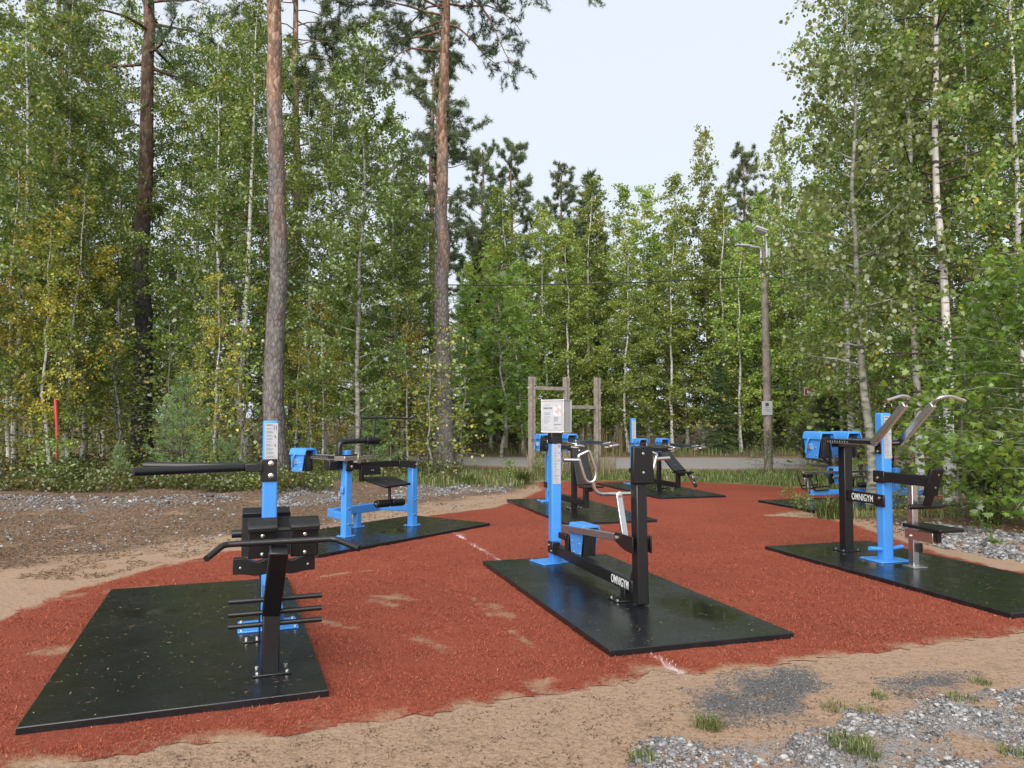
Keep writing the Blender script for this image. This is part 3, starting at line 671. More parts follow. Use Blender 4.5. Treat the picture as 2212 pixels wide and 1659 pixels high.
board(t, 'chest_pad', [(-.06, -.71, 1.02), (.10, -.71, 1.02), (.085, -.63, .74), (-.075, -.63, .74)], .045, (0, -1, -.25), ((.62, .22), (.62, .68)), bev=.012)
MB().bar((.0, -.62, .76), (.0, -.57, .64), .09, .03, (0, 1, 0)).build('roller_stem', 'black', t, .004)
roller(t, (-.20, -.56, .635), (.20, -.56, .635), .026)
for s in (-1, 1):
    x = s * .175
    MB().bar((x, -.045, 1.25), (x, -.505, 1.665), .05, .07, (0, 1, 1)).build('pull_arm', 'steel', t, .004)
    MB().tube([(x, -.50, 1.66), (x, -.575, 1.735), (s * .30, -.60, 1.752), (s * .49, -.60, 1.70)], .0165, 14, fillet=.05).build('pull_handle', 'steel', t)
    rail(t, (x, .70, 1.262), (x, -.07, 1.262), .03, .06, side=1 if s < 0 else -1)
    weight_box(t, (s * .185, .83, 1.215), 0, flip=1 if s < 0 else -1)
    pv = MB().tube([(s * .06, -.0, 1.245), (x, -.05, 1.255)], .024, 14).build('arm_axle', 'black', t)
    k = MB().box((s * .07, .0, 1.22), (.02, .09, .16)).build('axle_plate', 'black', t, .02)
    MB().bolt((s * .08, -.005, 1.165), (s, 0, 0), .018, .012, 12).build('bolts', 'steel', k)
    MB().bolt((x + s * .016, -.10, 1.262), (s, 0, 0), .016, .008, 12).build('arm_bolt', 'steel', t)
MB().box((0, -.39, .43), (.07, .07, .86)).build('seat_post', 'steel', t, .005)
base_plate(t, (0, -.40, 0), .17, .17, 'steel_dull', bolts=False)
MB().box((.0, -.50, .335), (.086, .36, .10)).build('seat_bracket', 'steel', t, .004)
MB().tube([(-.06, -.39, .32), (.06, -.39, .32)], .014, 10).build('locking_pin', 'steel', t)
board(t, 'seat', [(-.13, -.38, .45), (.13, -.38, .45), (.15, -.88, .45), (-.15, -.88, .45)], .035, (0, 0, 1), bev=.008)
MB().box((.0, -.70, .355), (.05, .05, .12)).build('seat_stem', 'black', t, .003)
MB().box((.03, -.43, .20), (.05, .05, .09)).build('stop_block', 'black', t, .003)

# ------------------------------------------------------------------ B: four-legged seat machine at the back left (local x runs along the posts)
t = empty('seat_rotation_machine', (-2.136, 9.90, MZ), R(54), label='blue four-legged machine with small black seat, bent pipe and foot rollers', cat='gym machine', group=GRP)
for x, hgt in ((0, 1.06), (1.23, .875)):
    MB().box((x, 0, hgt / 2), (.105, .105, hgt)).build('post', 'blue', t, .012); base_plate(t, (x, 0, 0), .19, .17)
    bl = MB()
    for z in (.16, .36): bl.bolt((x + .053, -.02, z), (1, 0, 0), .015, .012)
    for z in (.16, .36): bl.bolt((x - .0, -.053, z), (0, -1, 0), .015, .012)
    bl.build('bolts', 'steel', t)
MB().box((0, 0, 1.08), (.085, .085, .05)).build('post_cap', 'blue', t, .008)
MB().box((.66, .51, .10), (.085, .085, .2)).build('leg', 'blue', t, .008); base_plate(t, (.66, .51, 0), .19, .15)
MB().bar((.16, .51, .25), (1.10, .51, .25), .09, .11).build('beam', 'blue', t, .008)
for p, q in (((.0, .03, .25), (.17, .50, .25)), ((1.23, .03, .25), (1.08, .50, .25))): MB().bar(p, q, .085, .10).build('side_beam', 'blue', t, .008)
MB().box((-.07, .0, .60), (.035, .05, .09)).build('hook', 'blue', t, .012)
MB().bar((.05, .0, .895), (.97, .02, .895), .06, .085).build('upper_beam', 'black', t, .006)
k = MB().bar((.95, .0, .89), (1.23, -.06, .86), .03, .095).build('end_bracket', 'black', t, .006)
MB().bolt((1.23, -.075, .86), (0, -1, 0), .022, .014, 12).build('bolts', 'steel', k)
k = MB().box((-.02, -.075, .905), (.13, .03, .13)).build('pivot_plate', 'black', t, .03); MB().bolt((.0, -.09, .895), (0, -1, 0), .022, .016, 12).bolt((-.09, -.09, .98), (0, -1, 0), .02, .016, 12).build('bolts', 'steel', k)
MB().box((-.16, .06, .92), (.22, .10, .12)).build('bearing_block', 'black', t, .008)
MB().box((.10, -.02, 1.005), (.48, .20, .062)).build('pivot_box', 'steel', t, .004)
MB().box((.105, -.122, .995), (.05, .012, .12)).build('stop_lug', 'steel', t, .003)
MB().box((.02, -.02, 1.045), (.30, .20, .016)).build('box_lid', 'black', t, .003)
rail(t, (-.04, .68, 1.01), (-.04, .05, 1.01), .032, .065, side=1)
weight_box(t, (-.04, .83, .965), 0, flip=1)
MB().tube([(-.10, .03, 1.04), (-.10, .03, 1.215), (.36, .03, 1.22)], .036, 18, fillet=.09).build('bent_pipe', 'black', t)
roller(t, (.35, .03, 1.22), (.58, .03, 1.215), .052)
for x in (.245, .50): MB().tube([(x, .03, 1.24), (x + .025, .03, 1.52)], .014, 10).build('handle_upright', 'black', t)
MB().tube([(.27, .03, 1.52), (.72, .03, 1.525), (1.22, .03, 1.51)], .0135, 10).build('handle_bar', 'black', t)
for x, r_ in ((.72, .022), (1.22, .024)): MB().tube([(x - .022, .03, 1.52), (x - .012, .03, 1.52), (x + .012, .03, 1.518), (x + .022, .03, 1.518)], [.01, r_, r_, .01], 12).build('knob', 'black', t)
board(t, 'seat', [(.25, .04, .745), (.86, .04, .72), (.82, -.36, .645), (.32, -.40, .64)], .03, (0, -.2, 1), ((.45, .5), (.52, .52)), bev=.006)
board(t, 'lumbar_pad', [(.27, -.03, .885), (.57, -.03, .88), (.57, -.045, .765), (.27, -.045, .77)], .035, (0, -1, 0), ((.45, .5), (.55, .5)), bev=.010)
MB().box((.24, -.02, .79), (.05, .05, .20)).build('seat_hanger', 'black', t, .004)
MB().box((.60, -.16, .645), (.16, .09, .05)).build('seat_bracket', 'black', t, .004)
MB().tube([(.60, -.17, .66), (.605, -.18, .40)], .020, 12).build('roller_stem', 'black', t)
roller(t, (.34, -.19, .395), (.585, -.18, .385), .05); roller(t, (.625, -.18, .385), (.87, -.17, .375), .05)

# ------------------------------------------------------------------ E and F: press benches
def press_bench(loc, yaw, label, H, armz, b0, b1, seat, recl, seed, xo=0.0, col_h=1.0):
    t = empty('press_bench', loc, R(yaw), label=label, cat='gym machine', group=GRP)
    MB().box((0, 0, H / 2), (.11, .11, H)).build('post', 'blue', t, .012); base_plate(t, (0, 0, 0), .40, .30)
    label_sheet(t, (.0, -.057, H - .26), .09, .42, 0, seed=seed)
    MB().bar((0, -.05, .14), (xo, seat[0] + .03, .14), .07, .10).build('beam', 'black', t, .006)
    MB().box((-.07, .0, .30), (.03, .13, .10)).build('clamp_plate', 'black', t, .006)
    lettering('OMNIGYM', .068, t, (xo - .0365, seat[0] + .30, .14), (R(90), 0, R(-90)), bold=.018, width=.32)
    MB().box((xo, -1.22, col_h / 2), (.085, .085, col_h)).build('column', 'black', t, .008); base_plate(t, (xo, -1.22, 0), .24, .18, 'black')
    MB().box((xo, seat[0] + .02, seat[1] / 2 + .03), (.08, .08, seat[1] - .10)).build('seat_column', 'black', t, .006)
    d = (Vector((0, *b1)) - Vector((0, *b0))).normalized(); nrm_ = Vector((0, d.z, -d.y)) if d.z < 0 else Vector((0, -d.z, d.y))
    nrm_ = Vector((0, -abs(d.z), abs(d.y)))
    board(t, 'backrest', [(xo - .12, *b0), (xo + .14, *b0), (xo + .15, *b1), (xo - .13, *b1)], .04, nrm_, ((.5, .16), (.5, .72)), bev=.008)
    MB().bar((xo, b0[0] + .16, b0[1] - .12), (xo, b0[0] + .05, b0[1] - .16), .07, .07).build('backrest_bracket', 'black', t, .004)
    board(t, 'seat', [(xo - .15, seat[0] - .02, seat[1]), (xo + .15, seat[0] - .02, seat[1]), (xo + .17, seat[0] - .34, seat[1] + .02), (xo - .17, seat[0] - .34, seat[1] + .02)], .03, (0, 0, 1), bev=.006)
    MB().bar((xo, seat[0] - .02, seat[1] - .05), (xo, seat[0] - .20, seat[1] - .05), .09, .06).build('seat_bracket', 'black', t, .01)
    y0 = recl
    MB().bar((xo - .30, y0 - .3, armz - .10), (xo + .30, y0 - .3, armz - .10), .07, .07).build('crossbar', 'black', t, .006)
    MB().bar((0, -.0, armz - .10), (xo, y0 - .3, armz - .10), .06, .08).build('top_beam', 'black', t, .006)
    for s in (-1, 1):
        x = xo + s * .26
        weight_box(t, (x, y0, armz - .02), 0, flip=1 if s < 0 else -1)
        rail(t, (x, y0 + .62, armz - .01), (x, y0 - .35, armz + .0), .03, .05, side=1 if s < 0 else -1)
        xe = xo + s * .36; ye = seat[0] - .16
        MB().bar((x, y0 - .33, armz + .0), (xe, ye, armz + .01), .012, .06).build('press_arm', 'steel', t, .003)
        MB().tube([(xe - s * .0, ye + .02, armz + .02), (xe + s * .0, ye - .34, armz - .0), (xe - s * .15, ye - .34, armz - .02), (xe - s * .15, ye + .0, armz + .0)], .016, 10, closed=True, fillet=.03).build('press_handle', 'steel', t)
        k_ = MB().tube([(xe - s * .01, ye - .08, armz - .04), (xe - s * .14, ye - .08, armz - .05)], .018, 10).build('second_grip', 'steel', t)
    return t
press_bench((.68, 14.06, MZ), 15.0, 'upright press bench with black backrest and steel handles behind the notice box machine', 1.30, 1.10, (-1.40, 1.09), (-1.74, .44), (-1.80, .43), -.25, 20, .05, .98)
tF = press_bench((2.80, 17.70, MZ), 14.8, 'farthest press bench with steeply reclined black backrest and tall blue post', 1.50, .93, (-1.46, .80), (-2.16, .45), (-2.12, .42), -.85, 21, .06, .76)
MB().bar((.16, -2.34, .42), (.16, -2.62, .20), .05, .08).bar((.16, -2.55, .33), (.16, -2.66, .33), .14, .05).build('foot_bracket', 'steel', tF, .006)
MB().bar((.16, -2.60, .21), (.16, -2.66, .16), .05, .05).build('foot_tip', 'black', tF, .006)

# ------------------------------------------------------------------ G: low rowing machine partly behind the plants (local x along the rail)
t = empty('low_lever_machine', (5.49, 14.24, MZ), R(16), label='low machine with steel rail, black stirrup handles and blue floor frame', cat='gym machine', group=GRP)
MB().box((0, 0, .19), (.055, .07, .38)).build('post', 'steel', t, .004); base_plate(t, (0, 0, 0), .16, .14, 'steel_dull', bolts=False)
MB().box((-.03, 0, .375), (.16, .10, .07)).build('post_head', 'steel_dull', t, .005); MB().box((0, 0, .445), (.15, .12, .07)).build('hinge_block', 'black', t, .006)
MB().bar((-.12, 0, .50), (1.55, 0, .50), .05, .045).build('main_rail', 'steel', t, .003)
rail(t, (1.45, -.06, .40), (.50, -.06, .40), .03, .045, side=1)
MB().bar((.04, .0, .13), (2.1, .0, .13), .08, .09).build('floor_beam', 'blue', t, .008)
MB().bar((1.15, -.30, .10), (2.15, -.30, .10), .08, .09).build('floor_beam', 'blue', t, .008)
MB().bar((2.1, .25, .12), (2.1, -.50, .12), .09, .10).build('cross_beam', 'blue', t, .008)
MB().box((1.95, -.05, .30), (.10, .10, .52)).build('rear_post', 'blue', t, .008)
for x in (1.2, 2.1): base_plate(t, (x, -.30, 0), .2, .16)
for y in (-.07, .28): MB().tube([(-.02, y, .47), (.04, y, .29), (.09, y, .17), (.40, y, .18), (.43, y, .30), (.38, y, .47)], .012, 10, fillet=.04).build('stirrup_handle', 'black', t)
for y in (-.07, .28): MB().tube([(.07, y, .235), (.42, y, .245)], .012, 10).build('stirrup_rung', 'black', t)
weight_box(t, (.73, .10, .44), R(90)); weight_box(t, (1.62, .10, .44), R(90))
MB().box((.90, .0, .30), (.20, .08, .18)).build('pivot_block', 'black', t, .006)
MB().tube([(.92, -.08, .38), (.88, -.10, .15), (.80, -.12, .12)], .012, 8, fillet=.03).build('lever_rod', 'black', t)
roller(t, (1.03, -.12, .26), (1.30, -.12, .25), .05)
# ------------------------------------------------------------------ foliage and bark materials
def leaf_mat(name, stops, trans=.5, gloss=.06, grough=.35, objvar=.25):
    m = bpy.data.materials.new(name); m.use_nodes = True; nt = m.node_tree; nt.nodes.clear()
    out = nt.nodes.new('ShaderNodeOutputMaterial'); a = nt.nodes.new('ShaderNodeAttribute'); a.attribute_name = 'rnd'
    oi = nt.nodes.new('ShaderNodeObjectInfo')
    r = nt.nodes.new('ShaderNodeValToRGB'); e = r.color_ramp.elements
    e[0].position, e[0].color = stops[0][0], (*stops[0][1], 1); e[1].position, e[1].color = stops[-1][0], (*stops[-1][1], 1)
    for p, c in stops[1:-1]: q = e.new(p); q.color = (*c, 1)
    nt.links.new(a.outputs['Fac'], r.inputs[0])
    hs = nt.nodes.new('ShaderNodeHueSaturation')
    for inp, lo, hi in (('Hue', .5 - .012 * objvar / .25, .5 + .02), ('Value', 1 - objvar, 1 + objvar)):
        mr = nt.nodes.new('ShaderNodeMapRange'); mr.inputs[3].default_value = lo; mr.inputs[4].default_value = hi
        nt.links.new(oi.outputs['Random'], mr.inputs[0]); nt.links.new(mr.outputs[0], hs.inputs[inp])
    nt.links.new(r.outputs[0], hs.inputs['Color'])
    d = nt.nodes.new('ShaderNodeBsdfDiffuse'); t = nt.nodes.new('ShaderNodeBsdfTranslucent'); g = nt.nodes.new('ShaderNodeBsdfGlossy'); g.inputs['Roughness'].default_value = grough
    nt.links.new(hs.outputs[0], d.inputs[0]); nt.links.new(hs.outputs[0], t.inputs[0])
    m1 = nt.nodes.new('ShaderNodeMixShader'); m1.inputs[0].default_value = trans; nt.links.new(d.outputs[0], m1.inputs[1]); nt.links.new(t.outputs[0], m1.inputs[2])
    m2 = nt.nodes.new('ShaderNodeMixShader'); m2.inputs[0].default_value = gloss; nt.links.new(m1.outputs[0], m2.inputs[1]); nt.links.new(g.outputs[0], m2.inputs[2])
    nt.links.new(m2.outputs[0], out.inputs[0]); MATS[name] = m; return m
G1, G2, G3, Y1, Y2 = (.150, .215, .037), (.235, .30, .055), (.33, .37, .072), (.50, .42, .06), (.62, .43, .065)
leaf_mat('leaf_green', [(0, (.11, .165, .032)), (.4, G1), (.75, G2), (.93, G3), (.97, Y1), (1, Y2)])
leaf_mat('leaf_yellowing', [(0, (.12, .16, .03)), (.3, G2), (.7, G3), (.88, (.34, .34, .06)), (.94, Y1), (1, Y2)], .4)
leaf_mat('leaf_mid', [(0, (.165, .235, .045)), (.4, (.25, .335, .062)), (.75, (.34, .415, .082)), (.94, (.46, .44, .08)), (1, Y1)], objvar=.3)
leaf_mat('leaf_aspen', [(0, (.12, .165, .045)), (.5, (.21, .265, .072)), (.9, (.29, .33, .095)), (1, (.40, .36, .09))])
leaf_mat('leaf_dark', [(0, (.10, .155, .028)), (.6, (.17, .235, .042)), (1, (.24, .30, .055))])
leaf_mat('leaf_maple', [(0, (.075, .135, .02)), (.5, (.16, .245, .036)), (.88, (.29, .36, .055)), (1, (.42, .38, .06))], objvar=.08)
leaf_mat('leaf_orange', [(0, (.30, .12, .02)), (.5, (.50, .22, .035)), (1, (.5, .34, .05))], objvar=.1)
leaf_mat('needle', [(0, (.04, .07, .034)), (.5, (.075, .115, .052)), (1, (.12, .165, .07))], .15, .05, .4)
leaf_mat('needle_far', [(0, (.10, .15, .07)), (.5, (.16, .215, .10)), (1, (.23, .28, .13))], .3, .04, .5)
leaf_mat('needle_young', [(0, (.10, .17, .055)), (.5, (.17, .255, .085)), (1, (.25, .33, .12))], .2, .05, .4, .12)
leaf_mat('needle_spruce', [(0, (.05, .08, .03)), (.6, (.09, .13, .044)), (1, (.15, .18, .06))], .2, .04, .45)
leaf_mat('bilberry', [(0, (.05, .065, .022)), (.4, (.10, .12, .033)), (.65, (.16, .20, .045)), (.82, (.17, .115, .05)), (1, (.27, .15, .065))], objvar=.1)
leaf_mat('grass', [(0, (.055, .085, .02)), (.5, (.11, .155, .034)), (.8, (.19, .215, .06)), (1, (.32, .26, .12))], .3, .04, .4, .12)
leaf_mat('dry_grass', [(0, (.10, .085, .035)), (.5, (.20, .16, .07)), (1, (.36, .29, .15))], .3, .04, .5, .1)
leaf_mat('litter_leaf', [(0, (.05, .028, .018)), (.5, (.16, .085, .045)), (.85, (.30, .19, .11)), (1, (.5, .38, .2))], .1, .05, .4, 0)
def bark(name, kind):
    m, b, nt, noise, ramp, mixc, attr, soft, bump = attr_mat(name, .85)
    tc = nt.nodes.new('ShaderNodeTexCoord')
    def tex(kind_, sc, scale, **k):
        mp = nt.nodes.new('ShaderNodeMapping'); mp.inputs['Scale'].default_value = sc; nt.links.new(tc.outputs['Object'], mp.inputs[0])
        t = nt.nodes.new(kind_); t.inputs['Scale'].default_value = scale
        for a, v in k.items(): t.inputs[a].default_value = v
        nt.links.new(mp.outputs[0], t.inputs[0]); return t
    hgt = attr('hgt')                                                       # height up the stem 0..1, 1.2+ on branches
    if kind == 'birch':
        n1 = tex('ShaderNodeTexNoise', (1, 1, 6), 3.2, Detail=4).outputs[0]; n2 = tex('ShaderNodeTexNoise', (1, 1, .8), 7, Detail=5).outputs[0]
        white = ramp(n2, [(.3, (.42, .40, .37)), (.6, (.62, .60, .57))])
        c = mixc(ramp(n1, [(.56, (0, 0, 0)), (.64, (1, 1, 1))]), white, ramp(n2, [(.3, (.03, .027, .025)), (.7, (.10, .09, .08))]))
        c = mixc(ramp(hgt, [(.99, (0, 0, 0)), (1.0, (1, 1, 1))]), c, ramp(n2, [(.3, (.045, .032, .025)), (.7, (.10, .075, .06))]))
        h = n2
    elif kind == 'aspen':
        n1 = tex('ShaderNodeTexNoise', (1, 1, 3), 4, Detail=5).outputs[0]; n2 = tex('ShaderNodeTexNoise', (1, 1, .7), 16, Detail=5).outputs[0]
        c = ramp(n1, [(.32, (.045, .045, .035)), (.5, (.19, .19, .155)), (.7, (.30, .295, .25))]); h = n2
    else:
        v = tex('ShaderNodeTexVoronoi', (1, 1, .45), 13.0); v.feature = 'DISTANCE_TO_EDGE'; v2 = tex('ShaderNodeTexVoronoi', (1, 1, .45), 13.0)
        sp_ = nt.nodes.new('ShaderNodeSeparateColor'); nt.links.new(v2.outputs['Color'], sp_.inputs[0]); cell = sp_.outputs[0]
        n2 = tex('ShaderNodeTexNoise', (1, 1, .5), 9, Detail=6).outputs[0]; n3 = tex('ShaderNodeTexNoise', (1, 1, .35), 1.7, Detail=4).outputs[0]
        plate = ramp(v.outputs['Distance'], [(.0, (.02, .017, .016)), (.10, (.085, .076, .072)), (.4, (.195, .178, .17))])
        grey = mixc(ramp(cell, [(0, (.15, .15, .15)), (1, (.75, .75, .75))]), plate, ramp(n2, [(.3, (.075, .065, .06)), (.7, (.215, .195, .185))]))
        orange = ramp(cell, [(.2, (.12, .07, .048)), (.5, (.215, .135, .093)), (.8, (.31, .215, .16))])
        orange = mixc(ramp(v.outputs['Distance'], [(0, (1, 1, 1)), (.09, (0, 0, 0))]), orange, ramp(n2, [(.3, (.12, .06, .035)), (.7, (.22, .12, .075))]))
        c = mixc(soft(hgt, n3, .32, .55), grey, orange)
        if kind == 'pine_dark': g_ = nt.nodes.new('ShaderNodeHueSaturation'); g_.inputs['Value'].default_value = .5; nt.links.new(c, g_.inputs['Color']); c = g_.outputs[0]
        h = v.outputs['Distance']
    nt.links.new(c, b.inputs['Base Color'])
    nt.links.new(bump(h, .9 if 'pine' in kind else .35, .03 if 'pine' in kind else .012, bump(n2, .5, .012)), b.inputs['Normal'])
    MATS[name] = m
bark('bark_birch', 'birch'); bark('bark_pine', 'pine'); bark('bark_pine_dark', 'pine_dark'); bark('bark_aspen', 'aspen')
mat('twig', (.07, .05, .038), .8)

# ------------------------------------------------------------------ vegetation generators (numpy)
def norm(v): return v / (np.linalg.norm(v, axis=-1, keepdims=True) + 1e-9)
def tubes(paths, segs):
    """paths: list of (points (k,3), radii (k,)) -> verts, quads, height attribute slot"""
    V, F, own = [], [], []; off = 0
    for (P, r), sg in zip(paths, segs):
        P = np.asarray(P, float); k = len(P); d = norm(np.gradient(P, axis=0))
        ref = np.tile([1., 0, 0], (k, 1)); ref[np.abs(d[:, 0]) > .9] = [0, 1, 0]
        a = norm(np.cross(d, ref)); b_ = np.cross(d, a); th = np.arange(sg) * 2 * math.pi / sg
        ring = P[:, None] + (a[:, None] * np.cos(th)[None, :, None] + b_[:, None] * np.sin(th)[None, :, None]) * np.asarray(r)[:, None, None]
        V.append(ring.reshape(-1, 3)); i = np.arange(k - 1)[:, None] * sg; j = np.arange(sg)[None]
        F.append(np.stack([i + j, i + (j + 1) % sg, i + sg + (j + 1) % sg, i + sg + j], -1).reshape(-1, 4) + off); off += k * sg; own.append(k * sg)
    return np.concatenate(V), np.concatenate(F), own
LEAF = {'birch': (np.array([[0, 0, 0], [-.40, .36, .10], [0, 1.05, 0], [.40, .36, .10]]), [[0, 3, 2, 1]]),
        'round': (np.array([[0, 0, 0], [-.40, .18, .06], [-.44, .62, .07], [0, 1.0, 0], [.44, .62, .07], [.40, .18, .06]]), [[0, 3, 2, 1], [0, 5, 4, 3]]),
        'long': (np.array([[0, 0, 0], [-.17, .45, .05], [0, 1.1, 0], [.17, .45, .05]]), [[0, 3, 2, 1]]),
        'maple': (np.array([[0, 0, 0], [-.28, .02, .03], [-.62, .22, .06], [-.34, .40, .03], [-.42, .82, .05], [-.16, .62, .02], [0, 1.12, 0], [.16, .62, .02], [.42, .82, .05], [.34, .40, .03], [.62, .22, .06], [.28, .02, .03]]),
                  [[0, 3, 2, 1], [0, 5, 4, 3], [0, 7, 6, 5], [0, 9, 8, 7], [0, 11, 10, 9]])}
def leaves(P, size, shape, r, hang=.6, flat=0.0, tipdir=None):
    """scatter leaves at P; hang: how far tips point down; flat: how far blades lie level"""
    n = len(P); T, Fc = LEAF[shape]
    t = r.normal(size=(n, 3)) if tipdir is None else tipdir + r.normal(size=(n, 3)) * .5
    t[:, 2] -= hang * 1.6; t = norm(t)
    nn = r.normal(size=(n, 3)); nn[:, 2] += flat * 4; s = norm(np.cross(t, nn)); nn = np.cross(s, t)
    sz = size * r.uniform(.65, 1.25, n)
    V = P[:, None] + (s[:, None] * T[None, :, 0:1] + t[:, None] * T[None, :, 1:2] + nn[:, None] * T[None, :, 2:3]) * sz[:, None, None]
    k = len(T); F = (np.array(Fc)[None] + (np.arange(n) * k)[:, None, None]).reshape(-1, 4)
    return V.reshape(-1, 3), F, k
def needles(P, D, count, length, width, r, spread=.9):
    """tufts of needle slivers at P pointing along D"""
    n = len(P); c = np.repeat(P, count, 0); d = np.repeat(D, count, 0)
    t = norm(d + r.normal(size=(n * count, 3)) * spread); L = length * r.uniform(.6, 1.2, n * count)
    c = c + np.repeat(D, count, 0) * (r.uniform(-.6, .4, (n * count, 1)) * length * 1.4)
    s = norm(np.cross(t, r.normal(size=(n * count, 3)))) * (width / 2)
    V = np.stack([c - s, c + s, c + t * L[:, None]], 1).reshape(-1, 3)
    return V, np.arange(len(V)).reshape(-1, 3)
def curve(p0, d0, L, n, r, droop=0.0, wob=.12):
    """bending branch path"""
    P = [np.array(p0, float)]; d = np.array(d0, float); st = L / (n - 1)
    for k in range(n - 1):
        d = d + r.normal(size=3) * wob + np.array([0, 0, -droop / (n - 1)]); d /= np.linalg.norm(d); P.append(P[-1] + d * st)
    return np.array(P)
def along(P, t):
    """points at parameter t (0..1) on a path, with direction"""
    k = np.clip(t, 0, .9999) * (len(P) - 1); i = k.astype(int); f = (k - i)[:, None]
    return P[i] * (1 - f) + P[i + 1] * f, norm(P[i + 1] - P[i])
PROTO = {}
def finish(name, paths, segs, hg, tm, cv, cf, ck, rnd, lm):
    V, F, own = tubes(paths, segs)
    tr = np_mesh(name + '_trunk', V, F, MATS[tm], True, dict(hgt=np.concatenate([np.broadcast_to(np.repeat(np.atleast_1d(h), o // max(1, np.size(h))) if np.size(h) > 1 else h, o) for h, o in zip(hg, own)])))
    cr = np_mesh(name + '_crown', cv, cf, MATS[lm], False, dict(rnd=np.repeat(rnd, ck)))
    PROTO[name] = (tr, cr)
def stem(H, r0, rt, r, wob=.05, n=14, kink=None, lean=(0, 0)):
    z = np.linspace(0, 1, n); P = np.zeros((n, 3)); P[:, 2] = z * H
    w = np.cumsum(r.normal(size=(n, 2)) * wob, 0); w -= w[0]; P[:, :2] = w + np.outer(z, lean) * H
    if kink is not None: P[:, 0] += kink(z * H)
    flare = 1 + .35 * np.exp(-z * H / .35)
    return P, (r0 + (rt - r0) * z ** .9) * flare
def broadleaf(name, seed, H, cb, cr, nb, per, size, shape, tm, lm, r0=.09, up=.75, droop=.8, hang=.6, flat=0., kink=None, lean=(0, 0), cone=.55, twig=.45, yellow=0.0, seg=8, spread=.065, wob=.05):
    r = np.random.default_rng(seed); T, tr_ = stem(H, r0, .008, r, wob=wob, kink=kink, lean=lean); n = len(T)
    paths, segs, hg = [(T, tr_)], [seg], [np.linspace(0, .97, n)]
    LP, LD = [], []
    for i in range(nb):
        f = (i + r.random()) / nb; t = cb + (1 - cb) * f ** .9; p, _ = along(T, np.array([t])); az = i * 2.4 + r.normal() * .5
        L = cr * (np.clip(1 - f, 0, 1) ** cone * (.75 + .5 * r.random()) * min(1, .45 + 2.2 * f) + .12)
        u = up * (.7 + .6 * r.random()) * (.7 + .6 * f); d = norm(np.array([math.cos(az), math.sin(az), u]))
        B = curve(p[0], d, L, 6, r, droop=droop * (1 - .4 * f)); rb = max(.006, np.interp(t, np.linspace(0, 1, n), tr_) * .38)
        paths.append((B, np.linspace(rb, .003, 6))); segs.append(4); hg.append(1.2)
        nt_ = max(2, int(L * 4.5)); 
        for q in range(nt_):
            bp, bd = along(B, np.array([.2 + .8 * (q + r.random()) / nt_])); sdv = r.normal(size=3); sdv[2] -= .2
            C = curve(bp[0], norm(bd[0] * .7 + sdv * .8), twig * (.5 + r.random()) * (.6 + .5 * L / cr), 4, r, droop=droop * .7)
            paths.append((C, np.linspace(.004, .0015, 4))); segs.append(3); hg.append(1.2)
            m_ = max(2, int(per * (.5 + r.random()))); tt_ = r.random(m_) ** .8; cp, cd = along(C, tt_)
            LP.append(cp + r.normal(size=(m_, 3)) * spread); LD.append(cd)
    P = np.concatenate(LP); V, F, k = leaves(P, size, shape, r, hang, flat)
    # neighbouring leaves turn yellow together
    base = r.random(len(P)) * .6 + .4 * (.5 + .5 * np.sin(P[:, 0] * 2.1 + P[:, 2] * 1.7 + seed)); base = np.clip(base * .93, 0, .955)
    if yellow: base = np.where(r.random(len(P)) < yellow * (1.1 + np.sin(P[:, 2] * 2.3 + P[:, 0] * 1.9 + seed)), r.uniform(.93, 1, len(P)), base)
    finish(name, paths, segs, hg, tm, V, F, k, base, lm)
    return len(P)
